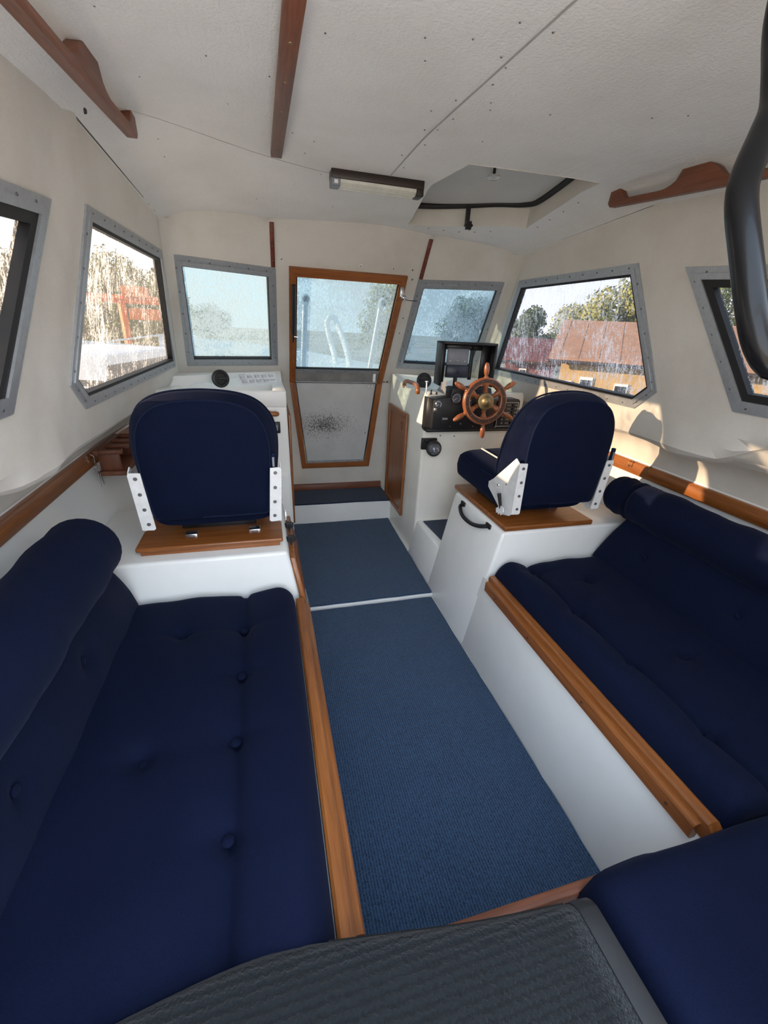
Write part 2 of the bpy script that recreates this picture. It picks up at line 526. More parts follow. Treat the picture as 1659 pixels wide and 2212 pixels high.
M['doorpanel'] = stained('grey_door_panel', (0.58, 0.585, 0.58), (0.05, 0.045, 0.04), 150, 0.555, (-0.085, 3.15, 0.70, (2.7, 1.0, 5.5)))
# ------------------------------------------------------------------ cabin surfaces
def xw(Y, z):
    b = 0.955 - 0.045 * (Y - 1.592) if Y > 1.45 else 0.9614
    return b - 0.15 * (z - 1.673)
def Yf(x, z):
    a = abs(x)
    Y = 2.665 - 0.71 * (z - 1.665) if z > 1.01 else 3.13 + 0.08 * (1.01 - z)
    return Y - 0.33 * max(0.0, a - 0.405)
def zc(x, Y):
    zm = 1.915 - 0.044 * (abs(x) / 0.9) ** 10 - 0.06 * max(0.0, 1.5 - Y)
    Yc = 1.98 - 0.46 * (x / 0.9) ** 2
    return zm - 0.10 * max(0.0, Y - Yc) + (0.004 if Y > Yc + 0.001 else 0.0)
def zfold(Y, s):
    base = 1.0 + 0.02 * max(0, Y - 1.6)
    if s > 0:
        return base + 0.11 / (1 + exp((Y - 1.03) / 0.04)) - 0.008 * exp(-((Y - 1.3) / 0.12) ** 2)
    return base + 0.05 / (1 + exp((Y - 1.06) / 0.05))

def side_map(s):
    def f(Y, z, d=0.0):
        x = xw(Y, z)
        yc = 1.34 + 0.35 * (z - 1.28)
        wav = 0.009 * exp(-((Y - yc) / 0.024) ** 2) - 0.005 * exp(-((Y - yc + 0.05) / 0.03) ** 2)
        fb = max(0.0, 1.0 - (z - zfold(Y, s)) / 0.16)
        wav += fb * fb * ((0.034 if s > 0 else 0.024) * exp(-((Y - 1.20) / 0.16) ** 2) + 0.012 * exp(-((Y - 0.85) / 0.12) ** 2))
        wav -= 0.02 * max(0.0, 1.0 - (z - zfold(Y, s)) / 0.025) ** 2
        nrm = Vector((-s, 0, -0.15)).normalized()
        return Vector((s * (x - wav), Y, z)) + nrm * d
    return f
def side_flat(s):
    nrm = Vector((-s, 0, -0.15)).normalized()
    return lambda Y, z, d=0.0: Vector((s * xw(Y, z), Y, z)) + nrm * d
def front_map(x, z, d=0.0):
    k = 0.71 if z > 1.01 else 0.08
    sx = 0.33 * (1 if x > 0 else -1) if abs(x) > 0.405 else 0.0
    n = Vector((-sx, -1, -k)).normalized()
    return Vector((x, Yf(x, z), z)) + n * d

WIN_FS = [(1.592, 1.673), (2.400, 1.667), (2.705, 1.137), (1.502, 1.123), (1.404, 1.206)]
WIN_AS = [(1.379, 1.639), (1.088, 1.189), (0.36, 1.185), (0.22, 1.235), (0.22, 1.560)]
WIN_F = [(0.408, 1.658), (0.897, 1.666), (0.946, 1.128), (0.412, 1.128)]
DOOR_T = [(-0.337, 1.672), (0.337, 1.672), (0.335, 1.01), (0.266, 0.357), (-0.266, 0.357), (-0.335, 1.01)]

_screw = None
def screw(parent, pos, nrm, r=0.0045, mat='screw', name='screw'):
    global _screw
    if _screw is None:
        me = bpy.data.meshes.new('screw'); bm = bmesh.new()
        bmesh.ops.create_cone(bm, cap_ends=True, segments=8, radius1=1.0, radius2=0.72, depth=0.6)
        bm.to_mesh(me); bm.free(); _screw = me
    key = 'screw_' + mat
    me = bpy.data.meshes.get(key)
    if me is None:
        me = _screw.copy(); me.name = key; me.materials.append(M[mat])
    o = bpy.data.objects.new(name, me); COL.objects.link(o)
    o.rotation_euler = Vector(nrm).to_track_quat('Z', 'Y').to_euler()
    o.location = Vector(pos); o.scale = (r, r, r)
    attach(o, parent)
    return o

def ring_part(name, outer, inner, fm, d0, d1, mat, parent):
    n = len(outer); V = []; F = []
    for poly, d in ((outer, d0), (outer, d1), (inner, d1), (inner, d0)):
        V += [fm(p[0], p[1], d) for p in poly]
    for k in range(4):
        a, b = k * n, ((k + 1) % 4) * n
        for i in range(n):
            j = (i + 1) % n
            F.append((a + i, a + j, b + j, b + i))
    return mesh_obj(name, V, F, mat, parent)

def pane_part(name, poly, fm, d, mat, parent):
    V = [fm(p[0], p[1], d) for p in poly] + [fm(p[0], p[1], d - 0.004) for p in poly]
    n = len(poly)
    return mesh_obj(name, V[:n], [tuple(range(n))], mat, parent)

def make_window(num, poly, fm, label, glass, wide=0.036, gasket=0.010, spacing=0.085, gd=-0.018):
    pts = [fm(p[0], p[1]) for p in poly]
    c = sum(pts, Vector()) / len(pts)
    w = thing('window_%d' % num, (c.x, c.y, min(p.z for p in pts)), label, 'window', kind='structure')
    i1 = inset(poly, wide * 0.5); i2 = inset(poly, wide); i3 = inset(poly, wide + gasket)
    ring_part('frame', poly, i1, fm, -0.006, 0.0055, M['alu'], w)
    ring_part('inner_frame', i1, i2, fm, -0.02, 0.0095, M['alu'], w)
    ring_part('gasket', i2, i3, fm, -0.024, 0.004, M['rubber'], w)
    pane_part('pane', inset(poly, wide + gasket * 0.5), fm, gd, M[glass], w)
    mid = inset(poly, wide * 0.42)
    for i in range(len(mid)):
        a = Vector(mid[i]); b = Vector(mid[(i + 1) % len(mid)])
        k = max(2, int((b - a).length / spacing))
        for t in range(k):
            q = a + (b - a) * ((t + 0.35) / k)
            p = fm(q.x, q.y, 0.006); nn = (fm(q.x, q.y, 0.1) - fm(q.x, q.y, 0)).normalized()
            screw(w, p, nn)
    return w

# ---- side walls: felt-lined cabin side, lining under the side deck, painted hull side
def make_side(s, nm):
    top = [(Y, zc(xw(Y, 1.85), Y) + 0.035) for Y in [2.40 - 0.1 * i for i in range(26)]]
    zt = zc(0.9, 2.3)
    fore = [(Yf(xw(2.6, z), z) + 0.035, z) for z in (1.0, 1.128, 1.3, 1.5, 1.7, zt + 0.02)]
    bot = [(Y, zfold(Y, s)) for Y in [-0.10 + 0.05 * i for i in range(58)]]
    outer = bot + fore + top
    o = panel('wall_' + nm, outer, [inset(WIN_FS, 0.010), inset(WIN_AS, 0.010)], side_map(s), M['lining'], step=0.045)
    tag(o, 'off-white felt-lined cabin side on the %s, with two framed windows' % ('seat side with the keys' if s < 0 else 'steering wheel side'), 'wall', kind='structure')
    # under the side deck
    Ys = [-0.10 + 0.05 * i for i in range(64)]
    fm = side_map(s)
    rings = []
    for Y in Ys:
        z0 = zfold(Y, s); p0 = fm(Y, z0)
        w = max(0.0, min(1.0, (Y - 2.2) / 0.9)); xr = 1.27 - 0.10 * w * w
        prof = [(abs(p0.x), z0), (abs(p0.x) + 0.03, z0 - 0.012), (1.12, min(z0 - 0.01, 1.0) ), (1.18, 0.985 ), (xr - 0.03, 0.955), (xr, 0.905), (xr + 0.008, 0.84), (xr + 0.006, 0.80)]
        rings.append([Vector((s * x, Y, z + (0.006 * sin(Y * 9) if 0 < k < 5 else 0))) for k, (x, z) in enumerate(prof)])
    loft('lower_lining', rings, M['lining'], o, closed=False, caps=False)
    rings = []
    for Y in Ys:
        w = max(0.0, min(1.0, (Y - 2.2) / 0.9)); xr = 1.27 - 0.10 * w * w
        prof = [(xr + 0.004, 0.845), (xr, 0.78), (xr - 0.03, 0.70), (xr - 0.085, 0.60), (xr - 0.16, 0.45), (xr - 0.23, 0.30), (xr - 0.30, 0.0)]
        rings.append([Vector((s * x, Y, z)) for (x, z) in prof])
    loft('hull_side', rings, M['gel'], o, closed=False, caps=False)
    return o
wall_l = make_side(-1, 'left')
wall_r = make_side(1, 'right')

screw(wall_l, Vector((-0.886, 1.50, 1.850)), (1, 0, -0.2), 0.007, 'rubber', 'bolt_hole')
# ---- front bulkhead
fo = [(-1.13, 0.06), (1.13, 0.06), (1.13, 1.0), (1.02, 1.012), (0.985, 1.128), (0.945, 1.45), (0.925, 1.70), (0.90, 1.815),
      (0.66, 1.852), (0.42, 1.872), (0.0, 1.895), (-0.42, 1.872), (-0.66, 1.852), (-0.90, 1.815), (-0.925, 1.70), (-0.945, 1.45), (-0.985, 1.128), (-1.02, 1.012), (-1.13, 1.0)]
hR = inset(WIN_F, 0.010); hL = [(-p[0], p[1]) for p in hR]
wall_f = panel('wall_front', fo, [hR, hL, inset(DOOR_T, 0.012)], front_map, M['lining'], step=0.09,
               lines=[((0.405, 0.06), (0.405, 1.125)), ((0.405, 1.67), (0.405, 1.86)), ((-0.405, 0.06), (-0.405, 1.125)), ((-0.405, 1.67), (-0.405, 1.86)),
                      ((-1.01, 1.01), (-0.34, 1.01)), ((0.34, 1.01), (1.01, 1.01))])
tag(wall_f, 'off-white raked front bulkhead holding the windscreens and the narrow door', 'wall', kind='structure')
for s in (-1, 1):
    rings = []
    for i in range(13):
        z = 1.0 + (1.79 - 1.0) * i / 12
        r = 0.05
        # corner point: intersect side plane and front plane
        x = 0.95
        for _ in range(12):
            x = xw(Yf(x, z), z)
        Yc_ = Yf(x, z)
        a = Vector((x, Yc_ - r * 1.25, 0)); a.x = xw(a.y, z)
        b = Vector((x - r, 0, 0)); b.y = Yf(b.x, z)
        ring = []
        for k in range(7):
            t = k / 6
            p = a * (1 - t) ** 2 + Vector((x, Yc_, 0)) * 2 * t * (1 - t) * 0.82 + Vector((x - 0.03, Yc_ - 0.03, 0)) * 2 * t * (1 - t) * 0.18 + b * t * t
            ring.append(Vector((s * (p.x - 0.001), p.y - 0.001, z)))
        rings.append(ring)
    loft('corner_cove', rings, M['lining'], wall_f, closed=False, caps=False)
# snaps and stray screws around the door
for (u, v, r, mt) in ((-0.375, 1.70, 0.009, 'whitemetal'), (0.055, 1.70, 0.009, 'whitemetal'), (0.245, 1.70, 0.009, 'whitemetal'),
                      (0.36, 1.70, 0.005, 'screw'), (0.372, 1.655, 0.005, 'screw'), (0.375, 1.45, 0.005, 'screw'), (0.375, 1.36, 0.005, 'screw'), (0.374, 1.02, 0.008, 'brass'), (0.35, 1.02, 0.006, 'brass')):
    p = front_map(u, v, 0.002)
    screw(wall_f, p, (0, -1, -0.6), r, mt, 'snap')
for (u, v) in ((-0.375, 1.70), (0.055, 1.70), (0.245, 1.70)):
    screw(wall_f, front_map(u, v, 0.006), (0, -1, -0.6), 0.004, 'screw', 'snap_centre')

# ---- windows
make_window(1, WIN_FS, side_flat(-1), 'misted five-sided side window beside the seat with the hanging keys, white boat outside', 'glass_side')
make_window(2, WIN_FS, side_flat(1), 'misted five-sided side window beside the steering wheel, trees and brown roof outside', 'glass_lee')
make_window(3, WIN_AS, side_flat(-1), 'aft side window with black seal above the bench opposite the steering side', 'glass_side', 0.038, 0.024)
make_window(4, WIN_AS, side_flat(1), 'aft side window with black seal beside the black tubular grab rail', 'glass_lee', 0.038, 0.024)
make_window(5, [(-p[0], p[1]) for p in WIN_F], front_map, 'misted windscreen pane above the white console with the cable tray', 'glass_front', 0.040, 0.004)
make_window(6, WIN_F, front_map, 'misted windscreen pane behind the black instrument hood, wiper outside', 'glass_front', 0.040, 0.004)

# ---- door
door = thing('door_1', (0, 3.2, 0.357), 'narrow kinked wooden-framed door to the foredeck, misted pane above mouldy grey panel', 'door', kind='structure')
dw = 0.040
din = inset(DOOR_T, dw)
nD = len(DOOR_T)
for i in range(nD):
    j = (i + 1) % nD
    quad = [DOOR_T[i], DOOR_T[j], din[j], din[i]]
    V = [front_map(p[0], p[1] - (0.0005 if p[1] == 1.01 else 0), 0.016) for p in quad] + [front_map(p[0], p[1] - (0.0005 if p[1] == 1.01 else 0), -0.03) for p in quad]
    ax = 'X' if i in (0, 3) else 'Z'
    mesh_obj('frame_bar', V, [(0, 1, 2, 3), (7, 6, 5, 4), (0, 4, 5, 1), (1, 5, 6, 2), (2, 6, 7, 3), (3, 7, 4, 0)], M['teak' + ax], door)
gz = 1.105
gi = [(din[0][0], din[0][1]), (din[1][0], din[1][1]), (0.296, gz), (-0.296, gz)]
ring_part('gasket', gi, inset(gi, 0.006), front_map, -0.014, 0.002, M['rubber'], door)
pane_part('pane', gi, front_map, -0.010, M['glass_front'], door)
V = [front_map(x, z, d) for d in (0.006, -0.012) for (x, z) in ((-0.296, 1.105), (0.296, 1.105), (0.296, 1.085), (-0.296, 1.085))]
mesh_obj('glazing_bar', V, [(0, 1, 2, 3), (7, 6, 5, 4), (0, 4, 5, 1), (1, 5, 6, 2), (2, 6, 7, 3), (3, 7, 4, 0)], M['alu'], door)
for k in range(6): screw(door, front_map(-0.24 + 0.096 * k, 1.095, 0.007), (0, -1, -0.7), 0.004)
V = [front_map(x, z, d) for d in (0.004, -0.014) for (x, z) in ((-0.296, 1.085), (0.296, 1.085), (0.296, 1.014), (-0.296, 1.014))]
mesh_obj('metal_band', V, [(0, 1, 2, 3), (7, 6, 5, 4), (0, 4, 5, 1), (1, 5, 6, 2), (2, 6, 7, 3), (3, 7, 4, 0)], M['alu_dull'], door)
lp = [(-0.296, 1.010), (0.296, 1.010), (0.228, 0.400), (-0.228, 0.400)]
def fmv(x, z, d=0.0): return Vector((x, 3.13 + 0.08 * (1.01 - z) - d, z))
mesh_obj('lower_panel', [fmv(x, z, -0.006) for x, z in lp], [(0, 1, 2, 3)], M['doorpanel'], door)
ring_part('gasket', [lp[0], lp[1], lp[2], lp[3]], inset(lp, 0.006), fmv, -0.01, 0.001, M['rubber'], door)
V = [fmv(x, z, d) for d in (0.004, -0.006) for (x, z) in ((-0.224, 0.412), (0.224, 0.412), (0.226, 0.398), (-0.226, 0.398))]
mesh_obj('sill_strip', V, [(0, 1, 2, 3), (7, 6, 5, 4), (0, 4, 5, 1), (1, 5, 6, 2), (2, 6, 7, 3), (3, 7, 4, 0)], M['alu'], door)
for k in range(5): screw(door, fmv(-0.18 + 0.09 * k, 0.405, 0.005), (0, -1, 0), 0.004)
for (x, z) in ((0.235, 0.985), (0.262, 0.985), (-0.215, 0.63), (0.225, 0.63)): screw(door, fmv(x, z, 0.0), (0, -1, 0), 0.007, 'steel')
p = front_map(0.262, 1.05, 0.0); box('pull_handle', p + Vector((-0.008, -0.035, -0.028)), p + Vector((0.010, 0.004, 0.030)), M['whitemetal'], door, 0.004)
# gas strut on the hinge side
a = front_map(-0.313, 1.60, 0.030); b = front_map(-0.313, 1.345, 0.030)
tube('gas_strut', [a, b], 0.011, M['black'], door, 10)
tube('strut_rod', [b, front_map(-0.313, 1.30, 0.030)], 0.006, M['black'], door, 8)
tube('strut_pin', [front_map(-0.313, 1.33, 0.03), front_map(-0.285, 1.33, 0.035)], 0.004, M['steel'], door, 6)
# chrome latch with a cord
p = front_map(0.315, 1.615, 0.018)
box('latch', p + Vector((-0.010, -0.012, -0.045)), p + Vector((0.012, 0.006, 0.010)), M['steel'], door, 0.003)
lathe('latch_knob', [(0.004, 0), (0.014, 0.006), (0.016, 0.014), (0.010, 0.022), (0, 0.024)], p + Vector((0.006, -0.012, -0.045)), (0.2, -1, -0.3), M['steel'], door, 12)
tube('latch_cord', catmull([p + Vector((0.01, -0.02, -0.055)), p + Vector((0.05, -0.005, -0.06)), p + Vector((0.10, -0.0, -0.06))], 4), 0.0022, M['rubber'], door, 5)

M['seam_dark'] = simple('seam_dark', (0.12, 0.115, 0.11), 0.9)
M['seam'] = simple('seam_line', (0.42, 0.40, 0.38), 0.9)
# ---- ceiling with the hatch opening
HATCH = [(0.215, 1.650), (0.715, 1.625), (0.750, 2.130), (0.245, 2.425), (0.178, 1.93)]
HATCH = [(0.215, 1.650), (0.720, 1.620), (0.760, 2.150), (0.250, 2.415), (0.182, 1.915)]
co = [(-0.97, 0.22), (0.97, 0.22), (0.97, 1.4), (0.955, 2.0), (0.93, 2.40), (0.66, 2.49), (0.42, 2.585), (-0.42, 2.585), (-0.66, 2.49), (-0.93, 2.40), (-0.955, 2.0), (-0.97, 1.4)]  # aft edge, out of view, stops short to let sky light in
crl = [(x / 20, 1.98 - 0.46 * (x / 20 / 0.9) ** 2) for x in range(-18, 19)]
lines_c = [(crl[i], crl[i + 1]) for i in range(len(crl) - 1) if not (0.12 < crl[i][0] < 0.75)]
def ceil_map(x, Y, d=0.0):
    bulge = 0.022 * exp(-((x - 0.62) / 0.22) ** 2 - ((Y - 2.38) / 0.10) ** 2) - 0.012 * exp(-((x - 0.15) / 0.3) ** 2 - ((Y - 2.5) / 0.1) ** 2)
    return Vector((x, Y, zc(x, Y) - bulge - d))
ceiling = panel('ceiling', co, [HATCH], ceil_map, M['headlining'], step=0.075, lines=lines_c)
tag(ceiling, 'off-white textured headlining of the cabin roof with a square hatch opening', 'ceiling', kind='structure')
V = []; F = []
pts = [(0.002, 0.63 + 0.1 * i) for i in range(14)]
for (x, Y) in pts:
    for dx in (-0.0022, 0.0022): V.append(ceil_map(x + dx, Y, 0.0012))
for i in range(len(pts) - 1): F.append((2*i, 2*i+1, 2*i+3, 2*i+2))
mesh_obj('panel_seam', V, F, M['seam'], ceiling)
V = []; F = []
cr_ = [p for p in crl if abs(p[0]) < 0.885 and p[0] < 0.16]
for (x, Y) in cr_:
    for dy in (-0.0016, 0.0016): V.append(ceil_map(x, Y + dy, 0.0014))
for i in range(len(cr_) - 1): F.append((2*i, 2*i+1, 2*i+3, 2*i+2))
mesh_obj('panel_seam', V, F, M['seam'], ceiling)
rnd = random.Random(4)
for k in range(46):
    x = rnd.uniform(-0.85, 0.85); Y = rnd.uniform(0.75, 2.4)
    if inside((x, Y), inset(HATCH, -0.05)): continue
    screw(ceiling, ceil_map(x, Y, 0.0005), (0, 0, -1), 0.0024, 'screw', 'staple')
for k in range(9):
    Y = 0.9 + 0.11 * k
    screw(ceiling, ceil_map(0.002 + (-1) ** k * 0.02, Y, 0.0005), (0, 0, -1), 0.003, 'screw', 'staple')
for (u, v) in ((0.30, 2.45), (0.36, 2.42), (0.43, 2.385), (0.5, 2.35), (0.57, 2.315), (0.64, 2.28), (0.79, 2.1), (0.785, 2.0), (0.78, 1.9), (0.775, 1.8)):
    screw(ceiling, ceil_map(u, v, 0.0005), (0, 0, -1), 0.004, 'screw', 'staple')

for s in (-1, 1):
    path = []
    for k in range(9):
        Y = 1.545 + (2.30 - 1.545) * k / 8; x = 0.9
        for _ in range(6): x = xw(Y, zc(x, Y))
        path.append(Vector((s * (x - 0.004), Y, zc(x - 0.004, Y) - 0.0015)))
    tube('edge_seam', path, 0.0022, M['seam_dark'], ceiling, 5)
# hatch: lined coaming, lid, seal, knobs
hx = sum(p[0] for p in HATCH) / 5; hy = sum(p[1] for p in HATCH) / 5
hatch = thing('roof_hatch', (hx, hy, 1.9), 'roof hatch with grey felt underside and thick black seal, above the steering wheel', 'hatch')
up = 0.085
def dens(poly, n=10):
    return [Vector(poly[i]).lerp(Vector(poly[(i + 1) % len(poly)]), k / n) for i in range(len(poly)) for k in range(n)]
r0 = [ceil_map(p[0], p[1], 0.002) for p in dens(HATCH)]
r1 = [Vector((q[0], q[1], zc(q[0], q[1]) + up + 0.006)) for q in dens(inset(HATCH, -0.006))]
loft('coaming', [r0, r1], M['lining'], hatch, closed=True, caps=False, smooth=False)
lid = inset(HATCH, -0.05)
V = [Vector((q[0], q[1], zc(q[0], q[1]) + up + 0.004)) for q in lid] + [Vector((q[0], q[1], zc(q[0], q[1]) + up + 0.04)) for q in lid]
mesh_obj('lid', V, [(0, 1, 2, 3, 4), (9, 8, 7, 6, 5)] + [(i, (i+1) % 5, 5 + (i+1) % 5, 5 + i) for i in range(5)], lining('hatch_felt', (0.60, 0.60, 0.58), (0.54, 0.54, 0.52)), hatch)
gs = inset(HATCH, 0.012)
tube('seal', catmull([Vector((q[0], q[1], zc(q[0], q[1]) + up - 0.012)) for q in
     [(gs[0][0], gs[0][1]), (0.45, gs[0][1]), (gs[1][0] - 0.02, gs[1][1] + 0.01), (gs[1][0], gs[1][1] + 0.05), (gs[2][0] - 0.002, gs[2][1] - 0.12), (gs[2][0] - 0.03, gs[2][1] - 0.03), (gs[2][0] - 0.14, gs[2][1] + 0.045), (0.45, 2.30), (gs[3][0] + 0.04, gs[3][1] - 0.025), (gs[3][0], gs[3][1] - 0.06), (gs[4][0], gs[4][1])]], 5, True), 0.0135, M['rubber'], hatch, 8, True)
p = Vector((0.40, 1.83, zc(0.4, 1.83) + up))
tube('handle_stem', [p, p + Vector((0, 0, -0.05))], 0.006, M['black'], hatch, 8)
lathe('handle_knob', [(0.006, 0), (0.024, 0.004), (0.026, 0.010), (0.015, 0.016), (0, 0.017)], p + Vector((0, 0, -0.05)), (0, 0, -1), M['clear'], hatch, 12)
p = Vector((0.50, 2.262, zc(0.5, 2.28)))
box('catch_bracket', p + Vector((-0.010, -0.008, -0.005)), p + Vector((0.010, 0.008, 0.075)), M['black'], hatch, 0.003)
star = []
for k in range(24):
    a = 2 * pi * k / 24; r = 0.018 + 0.003 * cos(6 * a)
    star.append(p + Vector((r * cos(a), -0.012, -0.012 + r * sin(a))))
prism('star_knob', star, (0, -0.016, 0), M['black'], hatch, 0.0)

rf_ = panel('roof', [(-1.0, 0.18), (1.0, 0.18), (1.0, 1.6), (0.97, 2.42), (0.66, 2.52), (0.42, 2.62), (-0.42, 2.62), (-0.66, 2.52), (-0.97, 2.42), (-1.0, 1.6)], [], lambda x, Y, d=0: Vector((x, Y, zc(min(0.9, abs(x)), Y) + 0.15)), M['gel'], step=0.2)  # outer skin and its skirts are added, unseen, to block light leaks
tag(rf_, 'unseen white roof skin added above the headlining to stop light leaks', 'roof', kind='structure')
for s in (-1, 1):
    rings = [[Vector((s * 1.0, Y, zc(0.9, Y) + 0.15)), Vector((s * 1.0, Y, zc(0.9, Y) + 0.0))] for Y in (0.18, 0.8, 1.6)] + [[Vector((s * 0.97, 2.42, zc(0.9, 2.42) + 0.15)), Vector((s * 0.97, 2.42, zc(0.9, 2.42)))]]
    loft('leak_skirt', rings, M['gel'], rf_, False, False, False)
# ---- trims
def strip(num, a, b, wdir, w, tdir, t, mat, label, screws=4, kind='structure'):
    a = Vector(a); b = Vector(b); wv = Vector(wdir).normalized() * w / 2; tv = Vector(tdir).normalized() * t
    V = [a - wv, a + wv, b + wv, b - wv]; V += [v + tv for v in V]
    o = hexa('trim_%d' % num, V, mat, None, 0.0015, 1)
    tag(o, label, 'trim', kind=kind)
    for k in range(screws):
        q = a + (b - a) * ((k + 0.5) / screws) + tv * 1.02
        screw(o, q, tdir, 0.0045, 'brass')
    return o
a = ceil_map(-0.415, 0.66); b = ceil_map(-0.415, 1.83)
strip(1, a + Vector((0, 0, 0.004)), b + Vector((0, 0, 0.004)), (1, 0, 0), 0.036, (0, 0, -1), 0.016, M['mahogY'], 'long brown wooden batten running fore and aft on the headlining', 7)
for i, s in enumerate((-1, 1)):
    a = front_map(s * 0.42, 1.842); b = front_map(s * 0.42, 1.662)
    strip(2 + i, a, b, (1, 0, 0), 0.022, (0, -1, -0.7), 0.008, M['redZ'], 'short red-brown batten above the windscreen on the %s side' % ('steering wheel' if s > 0 else 'cable tray'), 3)

# wall rails on the hull sides
for i, s in enumerate((-1, 1)):
    rings = []
    for k in range(62):
        Y = -0.08 + 0.048 * k
        w = max(0.0, min(1.0, (Y - 2.2) / 0.9)); xr = 1.27 - 0.10 * w * w
        prof = [(xr + 0.006, 0.838), (xr - 0.012, 0.838), (xr - 0.020, 0.830), (xr - 0.024, 0.790), (xr - 0.020, 0.779), (xr + 0.0, 0.777)]
        rings.append([Vector((s * x, Y, z)) for x, z in prof])
    o = loft('trim_%d' % (4 + i), rings, M['teakY'], None, True, True, True, radians(40))
    tag(o, 'varnished wooden rail along the hull side %s' % ('with the hanging keys and wooden rack' if s < 0 else 'lit by sun patches, with small brass hooks'), 'rail', kind='structure')
# ------------------------------------------------------------------ floor, step, carpets
fl = hexa('floor', [(-1.1, -0.3, -0.06), (1.1, -0.3, -0.06), (1.1, 3.3, -0.06), (-1.1, 3.3, -0.06), (-1.1, -0.3, -0.010), (1.1, -0.3, -0.010), (1.1, 3.3, -0.010), (-1.1, 3.3, -0.010)], M['gel'], None, 0)
tag(fl, 'white moulded cabin sole showing as thin lines around the carpets', 'floor', kind='structure')
box('raised_sole', (-0.40, 1.852, -0.010), (0.40, 2.92, 0.010), M['gel'], fl, 0.004)

def mat_piece(name, corners, z0, th, mat, label, cat='carpet'):
    """flat carpet with slightly wavy cut edges"""
    rnd = random.Random(len(name) + int(corners[0][1] * 100))
    P = []
    for i in range(4):
        a = Vector(corners[i]); b = Vector(corners[(i + 1) % 4]); n = max(2, int((b - a).length / 0.05))
        d = (b - a).normalized(); nn = Vector((-d.y, d.x))
        for k in range(n):
            P.append(a + (b - a) * (k / n) + nn * rnd.uniform(-0.0015, 0.0015))
    o = prism(name, [(p.x, p.y, z0) for p in P], (0, 0, th), mat, None, 0.0)
    return tag(o, label, cat)
mat_piece('floor_carpet', [(-0.352, 0.20), (0.340, 0.20), (0.336, 1.838), (-0.352, 1.838)], -0.010, 0.012, M['carpet'], 'long ribbed blue carpet in the aisle between the two benches')
mat_piece('floor_carpet', [(-0.368, 1.862), (0.345, 1.862), (0.362, 2.872), (-0.366, 2.872)], 0.010, 0.012, M['carpet'], 'ribbed blue carpet between the two helm seats, in front of the step')
step = thing('entry_step', (0, 2.9, 0.0), 'low white moulded step below the foredeck door, carpeted on top', 'step')
box('riser_block', (-0.43, 2.895, -0.01), (0.43, 3.24, 0.165), M['gel'], step, 0.012, 3)
prism('tread_carpet', [(-0.372, 2.885, 0.166), (-0.1, 2.88, 0.166), (0.1, 2.885, 0.166), (0.378, 2.875, 0.166), (0.372, 3.155, 0.166), (-0.366, 3.155, 0.166)], (0, 0, 0.010), M['carpet_x'], step)
bs = hexa('baseboard_front', [(-0.37, 3.165, 0.168), (0.375, 3.165, 0.168), (0.375, 3.20, 0.168), (-0.37, 3.20, 0.168), (-0.37, 3.172, 0.218), (0.375, 3.172, 0.218), (0.375, 3.20, 0.218), (-0.37, 3.20, 0.218)], M['mahogX'], None, 0.003)
tag(bs, 'worn wooden sill board below the foredeck door', 'baseboard', kind='structure')

# ------------------------------------------------------------------ benches
def xface(z): return 0.345 + 0.19 * z
BT = 0.365
def bench(s, label, tlabel):
    b = thing('bench_base', (s * 0.6, 0.7, 0), label, 'bench')
    c = []
    for z in (-0.012, BT):
        xi = xface(max(z, 0)); xo = 0.97 if z < 0.1 else 1.06
        c += [(s * (xi - 0.0006), -0.09, z), (s * xo, -0.09, z), (s * xo, 1.465, z), (s * (xi - 0.0006), 1.465, z)]
    hexa('body', c, M['gel'], b, 0.003, 2)
    # wooden edge trim in two stepped strips
    prof_u = [(xface(BT) + 0.024, BT - 0.004), (xface(BT) + 0.024, BT + 0.036), (xface(BT) + 0.018, BT + 0.040), (xface(BT) - 0.004, BT + 0.040), (xface(BT) - 0.009, BT + 0.034), (xface(BT) - 0.009, BT - 0.012), (xface(BT) + 0.000, BT - 0.012)]
    rings = [[Vector((s * x, Y, z)) for x, z in prof_u] for Y in (0.345, 0.36, 0.9, 1.395, 1.402)]
    rings[0] = [Vector((v.x, v.y, min(v.z, BT + 0.024))) for v in rings[0]]
    t1 = loft('edge_trim', rings, M['teakY'], b, True, True, True, radians(25))
    prof_l = [(xface(BT) - 0.008, BT + 0.022), (xface(BT) - 0.024, BT + 0.020), (xface(BT) - 0.028, BT + 0.014), (xface(BT) - 0.028, BT - 0.024), (xface(BT) - 0.022, BT - 0.030), (xface(BT) - 0.004, BT - 0.030), (xface(BT) - 0.0, BT)]
    rings = [[Vector((s * x, Y, z)) for x, z in prof_l] for Y in (0.372, 0.385, 0.9, 1.38, 1.392)]
    t2 = loft('lower_trim', rings, M['teakY'], b, True, True, True, radians(25))
    for Y in (0.44, 0.75, 1.05, 1.30):
        screw(b, Vector((s * (xface(BT) - 0.0275), Y, BT - 0.006)), (-s, 0, 0.2), 0.006, 'darkwood', 'wood_plug')
    return b
bench(-1, 'white moulded bench base with wooden edge trim, below the flat button-tufted seat cushion', '')
bench(1, 'white moulded bench base with wooden edge trim, running aft from the steering seat', '')

